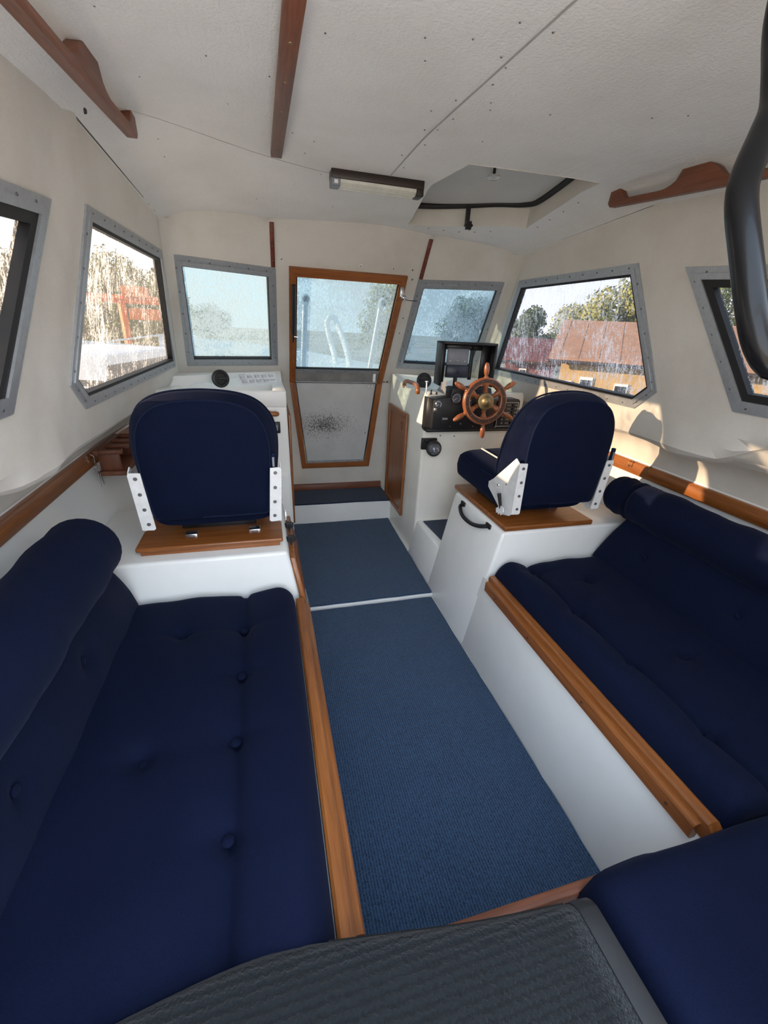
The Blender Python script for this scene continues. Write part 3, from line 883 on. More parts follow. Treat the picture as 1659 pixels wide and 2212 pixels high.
def smooth(t): t = max(0, min(1, t)); return t * t * (3 - 2 * t)
def seat_cushion(s, Y0, Y1, seam, tufts, label, base_h, roll_h, xi, xo):
    """one seat pad: raised roll along the aisle edge, flat field with pulled buttons"""
    root = thing('seat_cushion', (s * 0.7, (Y0 + Y1) / 2, BT), label, 'cushion')
    NX, NY = 56, 96; V = []; F = []
    r = 0.042
    def edge(d, rr):
        if d >= rr: return 0.0
        return rr - sqrt(max(0, rr * rr - (rr - d) ** 2))
    for j in range(NY + 1):
        # denser near ends
        t = j / NY; t = t - 0.10 * sin(2 * pi * t) / (2 * pi) * 4 * 0.8
        Y = Y0 + (Y1 - Y0) * t
        for i in range(NX + 1):
            u = i / NX; u = u - 0.32 * sin(2 * pi * u) / (2 * pi)
            x = xi + (xo - xi) * u
            if x < seam:
                k = (x - xi) / (seam - xi)
                h = base_h + (roll_h - base_h) * sin(pi * min(1, 0.12 + 0.9 * k)) ** 0.8
            else:
                h = base_h + 0.010 * smooth((x - seam) / 0.10)
            h -= 0.016 * exp(-((x - seam) / 0.012) ** 2)
            for (bx, by) in tufts:
                dx, dy = x - bx, Y - by; q = sqrt(dx * dx + dy * dy)
                h -= 0.022 * exp(-(q / 0.022) ** 2) + 0.008 * exp(-(q / 0.07) ** 2)
                # creases pulling towards the neighbours
                h -= 0.005 * exp(-(dx / 0.10) ** 2 - (dy / 0.012) ** 2)
            h += 0.003 * sin(17 * x + 5 * Y) * sin(9 * Y + 2) + 0.0018 * sin(41 * x - 13 * Y)
            dxe = min(x - xi, xo - x); dye = min(Y - Y0, Y1 - Y)
            h -= edge(dxe, r * (1.6 if x < seam else 1.0)) + edge(dye, r * 1.1)
            bulge_x = 0
            V.append((s * x, Y, BT + max(0.004, h)))
    for j in range(NY):
        for i in range(NX):
            a = j * (NX + 1) + i; F.append((a, a + 1, a + NX + 2, a + NX + 1))
    # skirt
    rim = [i for i in range(NX + 1)] + [(j + 1) * (NX + 1) - 1 for j in range(1, NY)] + [NY * (NX + 1) + i for i in range(NX, -1, -1)] + [j * (NX + 1) for j in range(NY - 1, 0, -1)]
    s0 = len(V)
    for k in rim: V.append((V[k][0], V[k][1], BT + 0.001))
    n = len(rim)
    for k in range(n): F.append((rim[k], rim[(k + 1) % n], s0 + (k + 1) % n, s0 + k))
    F.append(tuple(range(s0, s0 + n)))
    pad = mesh_obj('pad', V, F, M['navy'], root, True)
    for (bx, by) in tufts:
        hb = base_h - 0.018
        lathe('button', [(0.0125, 0), (0.0125, 0.003), (0.009, 0.006), (0.0, 0.007)], (s * bx, by, BT + hb - 0.004), (0, 0, 1), M['navy'], root, 12)
    return root
seat_cushion(-1, 0.02, 1.425, 0.622, [(0.620, 1.213), (0.622, 1.006), (0.628, 0.785), (0.632, 0.56), (0.815, 1.212), (0.835, 0.773)],
             'flat navy bench cushion with six pulled buttons and a rolled front edge', 0.085, 0.105, 0.442, 1.03)
seat_cushion(1, 0.345, 1.420, 0.585, [(0.587, 1.326), (0.582, 1.047), (0.583, 0.78), (0.59, 0.52), (0.781, 1.226), (0.785, 0.775)],
             'plump navy bench cushion with rolled front edge, behind the steering seat', 0.085, 0.112, 0.436, 1.02)

def rounded_roll(name, path, rad, mat, parent, seg=28, end=0.035):
    """thick roll with softly rounded ends"""
    path = [Vector(p) for p in path]
    a, b = path[0], path[-1]; d = (b - a); L = d.length; d.normalize()
    pts = []; rr = []
    for k in range(7):
        t = k / 6 * pi / 2; pts.append(a + d * (end * (1 - cos(t)))); rr.append(rad - end + end * sin(t) if k else 0.004 + (rad - end) * 0.9)
    N = 26
    for k in range(1, N): 
        t = k / N; pts.append(a + d * (end + (L - 2 * end) * t)); rr.append(rad + 0.003 * sin(t * 23) + 0.002 * sin(t * 51))
    for k in range(6, -1, -1):
        t = k / 6 * pi / 2; pts.append(b - d * (end * (1 - cos(t)))); rr.append(rad - end + end * sin(t) if k else 0.004 + (rad - end) * 0.9)
    return tube(name, pts, rr, mat, parent, seg)

def back_cushion(s, Y0, Y1, label, tufts, c=(1.045, 0.742), rad=0.098, slabx=0.985, slant=0.16, leanx=0.15):
    """bench back: leaning slab with a fat roll on top"""
    root = thing('back_cushion', (s * 1.0, (Y0 + Y1) / 2, BT + 0.09), label, 'cushion')
    NY, NZ = 60, 14; zb, zt = BT + 0.085, c[1] + 0.02
    rings = []
    for j in range(NY + 1):
        t = j / NY; ring = []
        for k in range(NZ + 1):
            q = k / NZ; z = zb + (zt - zb) * q
            Y = Y0 + (Y1 - slant * q - Y0) * t
            x = slabx + leanx * (z - zb) - 0.012 * sin(pi * min(1, q * 1.25))
            ed = min(t, 1 - t) * (Y1 - Y0)
            x += 0.03 * max(0, 1 - ed / 0.03) ** 2
            for (by, bz) in tufts:
                dy, dz = Y - by, z - bz; qq = sqrt(dy * dy + dz * dz)
                x += 0.016 * exp(-(qq / 0.02) ** 2) + 0.006 * exp(-(qq / 0.06) ** 2) + 0.004 * exp(-(dy / 0.012) ** 2 - (dz / 0.08) ** 2)
            x += 0.0015 * sin(30 * Y + 11 * z)
            ring.append(Vector((s * x, Y, z)))
        Ye0 = ring[0].y; 
        ring.append(Vector((s * (slabx + 0.17), ring[-1].y, zt))); ring.append(Vector((s * (slabx + 0.07), ring[0].y, zb)))
        rings.append(ring)
    loft('slab', rings, M['navy'], root, True, True, True, radians(50))
    rounded_roll('roll', [(s * c[0], Y0, c[1]), (s * c[0], Y1 - slant * 0.75, c[1])], rad, M['navy'], root)
    for (by, bz) in tufts:
        lathe('button', [(0.012, 0), (0.012, 0.003), (0.008, 0.006), (0.0, 0.007)], (s * (slabx + 0.004 + leanx * (bz - zb)), by, bz), (-s, 0, 0), M['navy'], root, 12)
    return root
back_cushion(-1, 0.02, 1.43, 'navy bench backrest with a fat roll on top, below the wooden rail with the keys', [(1.0, 0.57), (0.66, 0.57)], (1.052, 0.752), 0.100, 0.985, 0.16, 0.12)
back_cushion(1, 0.10, 1.435, 'navy bench backrest with a fat sun-touched roll, behind the steering seat', [(1.185, 0.564), (0.794, 0.561)], (1.058, 0.738), 0.088, 0.945, 0.10, 0.33)
e = thing('bolster_cushion', (1.115, 1.43, 0.62), 'short dark navy bolster tucked between steering seat and bench backrest roll', 'cushion')
rounded_roll('roll', [(1.112, 1.20, 0.715), (1.112, 1.545, 0.715)], 0.088, M['navy'], e)

# ------------------------------------------------------------------ seat lockers with wooden lids
LT = 0.598
def locker(s, label):
    b = thing('seat_locker', (s * 0.8, 1.7, 0), label, 'locker')
    c = []
    for z in (-0.01, LT):
        xi = xface(z)
        yf = 1.945
        c += [(s * xi, 1.436, z), (s * (0.96 if z < 0.1 else 1.175), 1.436, z), (s * (0.96 if z < 0.1 else 1.175), yf, z), (s * xi, yf, z)]
    hexa('body', c, M['gel'], b, 0.014, 3)
    return b
lk_l = locker(-1, 'white seat locker under the backward-facing-on navy seat, with a wooden side door')
lk_l['label'] = 'white seat locker with wooden side door and two black knobs'
lk_r = locker(1, 'white seat locker with a black pull handle on its aisle side')
# lids
def lid_board(s, x0, x1, y0, y1, label, skirt):
    b = thing('seat_board', (s * (x0 + x1) / 2, (y0 + y1) / 2, LT), label, 'board')
    box('board', (min(s*x0, s*x1), y0, LT + 0.002 + (0.018 if skirt else 0)), (max(s*x0, s*x1), y1, LT + 0.026 + (0.012 if skirt else 0)), M['teakX'], b, 0.007, 3)
    if skirt:
        box('skirt', (min(s*(x0+0.012), s*(x1-0.012)), y0 + 0.012, LT + 0.001), (max(s*(x0+0.012), s*(x1-0.012)), y1 - 0.012, LT + 0.020), M['teakX'], b, 0.003)
    return b
lid_board(-1, 0.472, 0.985, 1.478, 1.93, 'wooden lid board with a stepped edge, under the seat facing the cable tray', True)
lid_board(1, 0.468, 0.925, 1.440, 1.985, 'varnished wooden lid board under the steering seat', False)
# wooden leaf on the aisle side of the other locker
def lp_(Y, z, d): return Vector((-xface(z) + d, Y, z))
V = []
for d in (0.001, 0.022):
    V += [lp_(1.405, 0.375, d), lp_(1.95, 0.375, d), lp_(1.86, 0.555, d), lp_(1.462, 0.555, d)]
leaf = hexa('side_door', V, M['teakZ'], lk_l, 0.004, 2)
V = []
for d in (0.0215, 0.026):
    V += [lp_(1.46, 0.40, d), lp_(1.88, 0.40, d), lp_(1.81, 0.53, d), lp_(1.50, 0.53, d)]
hexa('door_panel', V, M['mahogZ'], leaf, 0.002, 1)
for Y, z in ((1.70, 0.553), (1.57, 0.553)):
    q = lp_(Y, z, 0.012)
    tube('stem', [q, q + Vector((0, 0, 0.022))], 0.004, M['black'], lk_l, 6)
    star = []
    for k in range(24):
        a = 2 * pi * k / 24; r = 0.0165 + 0.002 * cos(6 * a)
        star.append(q + Vector((r * cos(a), r * sin(a), 0.020)))
    prism('knob', star, (0, 0, 0.020), M['black'], lk_l)
# black pull handle
def rp(Y, z, d): return Vector((xface(z) + 0.002 - d, Y, z))
h = catmull([rp(1.825, 0.572, 0.0), rp(1.815, 0.565, 0.022), rp(1.75, 0.548, 0.036), rp(1.66, 0.548, 0.038), rp(1.59, 0.562, 0.030), rp(1.555, 0.575, 0.0)], 5)
tube('pull_handle', h, 0.010, M['black'], lk_r, 10)
for Y, z in ((1.825, 0.575), (1.552, 0.578)):
    q = rp(Y, z, 0.004); box('handle_foot', q + Vector((-0.006, -0.022, -0.012)), q + Vector((0.006, 0.022, 0.012)), M['black'], lk_r, 0.005)

# footrest platform in front of the steering seat
fp = thing('footrest', (0.7, 2.14, 0), 'raised white footrest with a blue carpet inset, in front of the steering seat', 'footrest')
c = []
for z in (-0.01, 0.25):
    xi = xface(z) + 0.006
    c += [(xi, 1.946, z), (0.98, 1.946, z), (0.98, 2.335, z), (xi, 2.335, z)]
hexa('platform', c, M['gel'], fp, 0.012, 3)
prism('carpet_inset', [(0.455, 1.96, 0.251), (0.98, 1.96, 0.251), (0.98, 2.30, 0.251), (0.432, 2.30, 0.251)], (0, 0, 0.006), M['carpet_x'], fp)

# ------------------------------------------------------------------ helm chairs
OUT = [(0.0, 0.0), (-0.10, -0.004), (-0.190, 0.0), (-0.207, 0.03), (-0.214, 0.12), (-0.222, 0.22), (-0.221, 0.31), (-0.205, 0.385), (-0.165, 0.442), (-0.10, 0.472), (0.0, 0.482)]
OUTL = OUT + [(-x, z) for x, z in OUT[-2:0:-1]]
def outline(sc, n=5):
    c = (0.0, 0.235)
    P = catmull([Vector((c[0] + (x - c[0]) * sc[0], c[1] + (z - c[1]) * sc[1], 0)) for x, z in OUTL], n, True)
    return P
def chair(cx_, yb, zb, turn, label, hs=1.0, lean=0.06, ws=1.0):
    root = thing('helm_chair', (cx_, yb + 0.25, LT + 0.03), label, 'chair')
    R = Matrix.Translation((cx_, yb, zb)) @ Matrix.Rotation(turn, 4, 'Z')
    def W(x, y, z): return R @ Vector((x * ws, y - lean * (z / 0.48 - 0.0) + lean, z * hs))
    rings = []
    def thick(z): return max(0.075, 0.21 - 0.33 * max(0, z - 0.14))
    # rear face is flat and slightly inset, the padded sides swell towards the front
    spec = [((0.20, 0.2), 0.0, 0.0), ((0.60, 0.64), 0.0, 0.0), ((0.845, 0.895), 0.0, 0.002), ((0.875, 0.92), 0.0, 0.010), ((0.905, 0.945), 0.0, 0.028), ((0.975, 0.985), 0.25, 0.02),
            ((1.0, 1.0), 0.5, 0.01), ((0.995, 0.998), 0.75, 0.0), ((0.96, 0.97), 0.93, 0.0), ((0.86, 0.89), 1.0, 0.0), ((0.5, 0.5), 1.0, -0.015), ((0.1, 0.1), 1.0, -0.018)]
    for sc, a, off in spec:
        ring = []
        for p in outline(sc):
            wob = 0.0025 * sin(p.x * 60 + p.y * 40)
            ring.append(W(p.x, a * thick(p.y) + off + (wob if a > 0 else 0), p.y))
        rings.append(ring)
    loft('backrest', rings, M['navy'], root, True, True, True, radians(70))
    # seams
    for sc, a, off, rr in (((0.862, 0.908), 0.0, 0.004, 0.0042), ((1.0, 1.003), 0.86, 0.0, 0.004)):
        pts = [W(p.x, a * thick(p.y) + off, p.y) for p in outline(sc) if p.y > 0.02]
        # start the run at a bottom corner
        k0 = max(range(len(pts)), key=lambda i: (pts[i] - pts[i - 1]).length)
        pts = pts[k0:] + pts[:k0]
        tube('piping', pts, rr, M['piping'], root, 6)
    # seat pad
    NX = 12; ringsS = []
    w = 0.212; y0, y1 = 0.10, 0.60; z0, z1 = -0.045, 0.105
    for (yy, k) in ((y0, 0.9), (y0 + 0.02, 0.97), (y0 + 0.1, 1.0), (y0 + 0.25, 1.0), (y1 - 0.08, 1.0), (y1 - 0.03, 0.97), (y1 - 0.01, 0.86), (y1, 0.6)):
        ring = []
        for q in range(32):
            a = 2 * pi * q / 32; e = 0.30
            ux = math.copysign(abs(cos(a)) ** e, cos(a)) * w * (0.5 + 0.5 * k if k < 0.97 else 1)
            uz = math.copysign(abs(sin(a)) ** 0.42, sin(a)) * (z1 - z0) / 2 * k
            zz = (z0 + z1) / 2 + uz
            if uz > 0: zz += 0.012 * (1 - (ux / w) ** 2)
            ring.append(R @ Vector((ux, yy + 0.02 * (1 - abs(uz) / 0.08) * (1 if yy > 0.3 else 0), zz)))
        ringsS.append(ring)
    st = loft('seat', ringsS, M['navy'], root, True, True, True, radians(60))
    for sx in (-1, 1):
        tube('side_seam', [R @ Vector((sx * w * 0.985, y0 + 0.02 + 0.05 * k, 0.082 + 0.003 * sin(k))) for k in range(10)], 0.004, M['piping'], root, 6)
    tube('white_piping', [R @ Vector((-w * 0.45 + 0.0 * k, y0 + 0.16 + 0.05 * k, 0.118)) for k in range(7)], 0.0045, M['piping_white'], root, 6)
    # white side brackets: a flange on the back, a plate along the side
    for sx in (-1, 1):
        br_pts = [(sx * 0.214, 0.0, -0.012), (sx * 0.222, 0.0, 0.212), (sx * 0.222, 0.03, 0.226), (sx * 0.222, 0.17, 0.09), (sx * 0.217, 0.215, 0.06), (sx * 0.215, 0.215, 0.035), (sx * 0.214, 0.06, -0.040), (sx * 0.214, 0.012, -0.025)]
        pl = prism('bracket', [W(x, y - 0.006, z) - Vector((0, lean * 0, 0)) for x, y, z in br_pts], R.to_3x3() @ Vector((sx * 0.0035, 0, 0)), M['whitemetal'], root, 0.0)
        fl_pts = [(sx * 0.218, -0.012), (sx * 0.226, 0.205), (sx * 0.220, 0.214), (sx * 0.190, 0.212), (sx * 0.178, -0.008), (sx * 0.184, -0.014)]
        prism('flange', [W(x, -0.009, z) for x, z in fl_pts], R.to_3x3() @ Vector((0, 0.0035, 0)), M['whitemetal'], pl, 0.0)
        for k in range(4):
            x = sx * (0.196 + 0.010 * k / 3); z = 0.012 + 0.060 * k
            screw(pl, W(x, -0.011, z), R.to_3x3() @ Vector((0, -1, 0)), 0.0068, 'screw', 'bolt')
        for (y, z) in ((0.06, 0.10), (0.10, 0.03), (0.12, 0.075)):
            screw(pl, W(sx * 0.2255, y, z), R.to_3x3() @ Vector((sx, 0, 0)), 0.007 if y > 0.11 else 0.004, 'steel' if y > 0.11 else 'screw', 'bolt')
    # recline lever on the inner side
    sx = -1 if cx_ > 0 else 1
    q = W(sx * 0.232, 0.055, -0.01)
    if cx_ > 0: tube('lever', [q + Vector((0, 0.0, 0.0)), q + R.to_3x3() @ Vector((sx * 0.012, 0.012, 0.065))], [0.006, 0.009], M['black'], root, 8)
    prism('ratchet', [q + R.to_3x3() @ Vector((0, y, z)) for y, z in ((-0.03, -0.005), (-0.022, 0.012), (0.0, 0.014), (0.03, -0.012), (0.022, -0.03), (0.012, -0.02), (0.005, -0.03), (-0.006, -0.018), (-0.014, -0.026))], R.to_3x3() @ Vector((sx * 0.005, 0, 0)), M['whitemetal'], root)
    # label tag on the edge
    tp = W(0.200, 0.020, 0.235) if cx_ < 0 else W(0.212, 0.01, 0.235)
    box('tag', tp + Vector((-0.003, -0.016, -0.028)), tp + Vector((0.010, -0.002, 0.028)), M['piping'], root, 0.001, 1)
    box('tag_print', tp + Vector((-0.001, -0.0175, -0.020)), tp + Vector((0.006, -0.0158, 0.014)), M['greyplastic'], root, 0.0)
    # hinges on the board and the swivel base under the pad
    lb = LT + (0.031 if cx_ < 0 else 0.027)
    for x in (-0.10, 0.13):
        b0 = R @ Vector((x, 0.135 if cx_ < 0 else 0.20, 0))
        box('hinge', (b0.x - 0.022, b0.y - 0.012, lb), (b0.x + 0.022, b0.y + 0.020, lb + 0.018), M['steel'], root, 0.002)
        box('hinge_pin', (b0.x - 0.012, b0.y - 0.014, lb + 0.004), (b0.x + 0.012, b0.y - 0.006, lb + 0.014), M['screw'], root, 0.002)
    b0 = R @ Vector((0, 0.34, 0))
    box('swivel_base', (b0.x - 0.14, b0.y - 0.14, lb), (b0.x + 0.14, b0.y + 0.14, zb - 0.03), M['black'], root, 0.006)
    return root
chair(-0.704, 1.425, 0.735, 0.02, 'navy helm chair seen square from behind, facing the cable tray', hs=0.93, lean=0.03, ws=1.06)
chair(0.680, 1.395, 0.712, 0.0, 'navy helm chair facing the wooden steering wheel', lean=0.02)
# ------------------------------------------------------------------ consoles
CT = 1.068
def ztop(x, Y): return CT + max(0.0, Y - 2.72) * 0.085
# console tops: flat deck, then a panel tilted up towards the windscreen
PB = [(-1.00, 2.52), (-0.405, 2.70)]       # foot of the tilted panel (x, Y), z = ZB
ZB, ZT = 1.025, 1.088
def panel_pts(s):
    a = pz(402, 838, ZB); b = pz(590, 831, ZB); c = pz(600, 802, ZT); d = pz(392, 812, ZT)
    u = (b - a) / (b.x - a.x); w = (c - d) / (c.x - d.x)
    P = [a + u * (-1.02 - a.x), a + u * (-0.396 - a.x), d + w * (-0.396 - d.x), d + w * (-1.02 - d.x)]
    return [Vector((-s * p.x, p.y, p.z)) for p in P]
PL = panel_pts(-1); PR = panel_pts(1)
PN = (PL[1] - PL[0]).cross(PL[3] - PL[0]).normalized()
if PN.z < 0: PN = -PN
def on_panel(x, y, s=-1, d=0.0015):
    n = Vector((-s * PN.x, PN.y, PN.z)) if s > 0 else PN
    P0 = PR[0] if s > 0 else PL[0]
    return pp(x, y, P0 + n * d, n), n
def console_top(s, par, mat):
    P = PR if s > 0 else PL
    def wallY(x, z): return Yf(x, z) + 0.01
    bk = [Vector((p.x, wallY(p.x, ZT), ZT)) for p in (P[2], P[3])]
    low = [Vector((p.x, p.y, 0.95)) for p in (P[1], P[0])]
    V = [P[0], P[1], P[2], P[3], bk[0], bk[1], Vector((bk[0].x, bk[0].y, 0.95)), Vector((bk[1].x, bk[1].y, 0.95)), low[0], low[1]]
    mesh_obj('tilted_panel', V, [(0, 1, 2, 3), (3, 2, 4, 5), (1, 8, 6, 4, 2), (0, 3, 5, 7, 9), (9, 8, 1, 0)], mat, par)
rc = thing('helm_console', (0.7, 2.7, 0), 'cream moulded helm console carrying the black instrument panel', 'console')
hexa('body', [(0.383, 2.330, -0.01), (1.03, 2.330, -0.01), (1.03, 3.02, -0.01), (0.383, 3.10, -0.01), (0.388, 2.318, CT), (1.03, 2.318, CT), (1.03, 2.66, 1.024), (0.388, 2.86, 1.024)], M['cream'], rc, 0.016, 4)
hexa('side_cheek', [(0.384, 2.70, 0.60), (0.40, 2.70, 0.60), (0.40, 3.10, 0.60), (0.384, 3.10, 0.60), (0.389, 2.70, 1.038), (0.40, 2.70, 1.038), (0.40, 3.05, ZT + 0.004), (0.389, 3.05, ZT + 0.004)], M['cream'], rc, 0.0)
console_top(1, rc, M['gel'])
lc = thing('galley_console', (-0.7, 2.7, 0), 'white moulded console with an open cable tray, opposite the steering wheel', 'console')
hexa('body', [(-1.03, 2.335, -0.01), (-0.383, 2.335, -0.01), (-0.383, 3.10, -0.01), (-1.03, 3.02, -0.01), (-1.03, 2.312, 0.985), (-0.398, 2.312, 0.985), (-0.390, 3.09, 0.985), (-1.03, 2.93, 0.985)], M['gel'], lc, 0.010, 3)
console_top(-1, lc, M['gel'])
# tray between the front lip and the tilted panel
box('front_lip', (-1.02, 2.310, 0.98), (-0.398, 2.338, CT - 0.004), M['gel'], lc, 0.008, 3)
hexa('tray_end', [(-0.462, 2.33, 0.98), (-0.398, 2.33, 0.98), (-0.394, 2.80, 0.98), (-0.455, 2.80, 0.98), (-0.468, 2.33, CT - 0.005), (-0.398, 2.33, CT - 0.005), (-0.394, PL[1].y + 0.03, ZB + 0.012), (-0.458, PL[1].y + 0.03, ZB + 0.010)], M['gel'], lc, 0.004)
hexa('tray_end', [(-1.02, 2.33, 0.98), (-0.965, 2.33, 0.98), (-0.965, 2.70, 0.98), (-1.02, 2.70, 0.98), (-1.02, 2.33, CT - 0.005), (-0.96, 2.33, CT - 0.005), (-0.96, PL[0].y + 0.04, ZB + 0.012), (-1.02, PL[0].y + 0.04, ZB + 0.010)], M['gel'], lc, 0.004)
box('ledge', (-1.03, 2.296, -0.005), (-0.40, 2.34, 0.60), M['gel'], lc, 0.008)

# wooden doors on the aisle sides
def aisle_door(s, label):
    d = thing('cupboard_door', (s * 0.38, 2.8, 0.155), label, 'door')
    X = 0.381
    def q(Y, z, o): return Vector((s * (X - o), Y, z))
    def bar(pts, ax):
        V = [q(Y, z, 0.0) for Y, z in pts] + [q(Y, z, 0.016) for Y, z in pts]
        hexa('frame_bar', V, M['teak' + ax], d, 0.003, 2)
    y0, y1, z0, z1, w = 2.592, 3.022, 0.165, 0.885, 0.036
    bar([(y0, z0), (y0 + w, z0 + w), (y0 + w, z1 - w), (y0, z1)], 'Z')
    bar([(y1, z0), (y1 - w, z0 + w), (y1 - w, z1 - w), (y1, z1)], 'Z')
    bar([(y0, z1), (y0 + w, z1 - w), (y1 - w, z1 - w), (y1, z1)], 'Y')
    bar([(y0, z0), (y0 + w, z0 + w), (y1 - w, z0 + w), (y1, z0)], 'Y')
    V = [q(Y, z, o) for o in (0.001, 0.008) for Y, z in ((y0 + w * .9, z0 + w * .9), (y1 - w * .9, z0 + w * .9), (y1 - w * .9, z1 - w * .9), (y0 + w * .9, z1 - w * .9))]
    hexa('panel', V, M['teakZ'], d, 0.0)
    c = q(2.70, 0.79, 0.008)
    tube('finger_ring', [c + Vector((0, 0.019 * cos(2 * pi * k / 18), 0.026 * sin(2 * pi * k / 18))) for k in range(18)], 0.005, M['mahogZ'], d, 6, True)
    return d
aisle_door(1, 'varnished wooden cupboard door with a finger ring on the helm console side')
aisle_door(-1, 'varnished wooden cupboard door seen edge-on on the tray console side')

# round air vents
def vent(name, p, label, n):
    v = thing(name, p, label, 'vent')
    n = Vector(n).normalized()
    lathe('flange', [(0.026, 0.0), (0.050, 0.0), (0.051, 0.005), (0.044, 0.009), (0.034, 0.010), (0.030, 0.004), (0.026, 0.0)], p, n, M['black'], v, 28, caps=False)
    c = Vector(p) + n * 0.001
    lathe('throat', [(0.0, 0.0), (0.031, 0.0), (0.031, 0.004), (0.0, 0.0041)], c, n, M['rubber'], v, 20)
    u = n.orthogonal().normalized(); w = n.cross(u)
    tube('bar', [c + n * 0.007 - Vector((0.032, 0, 0)), c + n * 0.007 + Vector((0.032, 0, 0))], 0.006, M['black'], v, 8)
    return v
pv, nv = on_panel(476, 818, -1); vent('air_vent', pv, 'round black air vent beside the printed sheet', nv)
pv, nv = on_panel(916, 822, 1); vent('air_vent', pv, 'round black air vent behind the wooden grab loop', nv)

# printed sheet
sh = [on_panel(*q)[0] for q in ((511, 808), (594, 805), (599, 826), (520, 831))]
sheet = thing('instruction_sheet', sh[3], 'white printed instruction sheet stuck on the console beside the vent', 'sheet')
mesh_obj('paper', [p - Vector((0, 0, 0.0008)) for p in sh] + sh, [(0, 1, 2, 3), (4, 5, 6, 7), (0, 4, 5, 1), (1, 5, 6, 2), (2, 6, 7, 3), (3, 7, 4, 0)], M['paper'], sheet)
def sp(u, v): 
    a = sh[0].lerp(sh[1], u); b = sh[3].lerp(sh[2], u); return a.lerp(b, v) + PN * 0.0006
V = []; F = []
def ink(u0, v0, u1, v1):
    n = len(V); V.extend([sp(u0, v0), sp(u1, v0), sp(u1, v1), sp(u0, v1)]); F.append((n, n+1, n+2, n+3))
rr = random.Random(3)
for row, (v0, cols) in enumerate(((0.14, 5), (0.58, 4))):
    ink(0.03, v0 - 0.08, 0.22, v0 - 0.055)
    for cidx in range(cols):
        u0 = 0.05 + 0.19 * cidx + (0.0 if row == 0 else 0.02)
        ink(u0, v0, u0 + 0.012, v0 + 0.30); ink(u0 + 0.03, v0 + 0.04, u0 + 0.04, v0 + 0.30)
        for k in range(5): ink(u0 + 0.06, v0 + 0.03 + 0.055 * k, u0 + rr.uniform(0.10, 0.15), v0 + 0.045 + 0.055 * k)
mesh_obj('print', V, F, M['ink'], sheet)
fc = bpy.data.curves.new('sheet_text', 'FONT'); fc.body = '\u00c5LANDIA'; fc.size = 1.0; fc.align_x = 'CENTER'
fo_ = bpy.data.objects.new('lettering', fc); COL.objects.link(fo_)
bpy.context.view_layer.update()
dg = bpy.context.evaluated_depsgraph_get()
tm = bpy.data.meshes.new_from_object(fo_.evaluated_get(dg)); bpy.data.objects.remove(fo_, do_unlink=True)
xs = [v.co.x for v in tm.vertices]; wtxt = max(xs) - min(xs)
for v in tm.vertices:
    u = 0.865 + v.co.x / wtxt * 0.20; q = sp(u, 0.76 - v.co.y * 0.16); v.co = q
link('lettering', tm, M['ink'], sheet)

# cable lying in the tray
cpts = [(404, 846), (405, 838), (414, 831), (430, 827), (452, 831), (468, 837), (486, 846)]
cz = [1.06, 1.068, 1.076, 1.08, 1.076, 1.070, 1.05]
cab = [pz(x, y, z) for (x, y), z in zip(cpts, cz)]
cab = [Vector((max(-0.94, min(-0.47, p.x)), max(2.35, min(2.56, p.y)), p.z)) for p in cab]
cb = thing('power_cable', cab[0], 'pale thin cable looped in the console tray, ending in a dark plug', 'cable')
tube('cord', catmull(cab, 6), 0.0032, M['paper'], cb, 6)
tube('plug', [cab[-1], cab[-1] + Vector((0.02, -0.006, -0.004)), cab[-1] + Vector((0.045, -0.01, -0.007))], [0.006, 0.008, 0.005], M['darkwood'], cb, 8)
wp = [Vector((-0.62, 2.45, 0.990)), Vector((-0.58, 2.47, 0.993)), Vector((-0.54, 2.44, 0.990)), Vector((-0.50, 2.46, 0.990)), Vector((-0.47, 2.44, 0.990))]
tag(tube('loose_wire', catmull(wp, 6), 0.002, M['greyplastic'], None, 5), 'short grey wire lying in the console tray', 'wire')

# wooden grab bar on the tray console face, and the black socket plate
gb = thing('grab_bar', (-0.55, 2.30, 0.95), 'rounded wooden grab bar on the face of the tray console', 'handle')
gy = 2.262
tube('bar', [Vector((x, gy, 0.956)) for x in (-0.735, -0.728, -0.71, -0.66, -0.60, -0.54, -0.48, -0.455, -0.444, -0.440)], [0.004, 0.010, 0.013, 0.014, 0.0135, 0.013, 0.014, 0.014, 0.010, 0.004], M['teakX'], gb, 12)
for x in (-0.69, -0.49): tube('post', [Vector((x, gy, 0.956)), Vector((x, 2.318, 0.956))], 0.010, M['teakX'], gb, 8)
so = thing('socket_plate', (-0.47, 2.31, 0.84), 'small black switch and socket plate on the tray console face', 'switch')
box('plate', (-0.545, 2.300, 0.845), (-0.437, 2.318, 0.905), M['black'], so, 0.004)
for x, z in ((-0.52, 0.875), (-0.49, 0.875), (-0.46, 0.875)): box('rocker', (x - 0.011, 2.295, z - 0.016), (x + 0.011, 2.302, z + 0.016), M['greyplastic'] if x == -0.46 else M['black'], so, 0.002)

# ------------------------------------------------------------------ helm instruments
YD = 2.235
dash = thing('instrument_panel', (0.66, 2.28, 0.86), 'black stepped instrument panel with gauges behind the steering wheel', 'panel')
dpoly = [(0.405, 0.868), (0.930, 0.864), (0.945, 0.875), (0.950, 1.030), (0.940, 1.040), (0.762, 1.042), (0.748, 1.098), (0.742, 1.102), (0.515, 1.102), (0.508, 1.098), (0.502, 1.050), (0.412, 1.040), (0.404, 1.030)]
prism('housing', [(x, YD, z) for x, z in dpoly], (0, 2.325 - YD, 0), M['black'], dash, 0.004, 2)
hexa('side_wing', [(0.375, 2.27, 0.858), (0.408, 2.238, 0.87), (0.408, 2.325, 0.87), (0.375, 2.325, 0.858), (0.378, 2.27, 1.044), (0.410, 2.238, 1.038), (0.410, 2.325, 1.038), (0.378, 2.325, 1.044)], M['black'], dash, 0.002, 1)
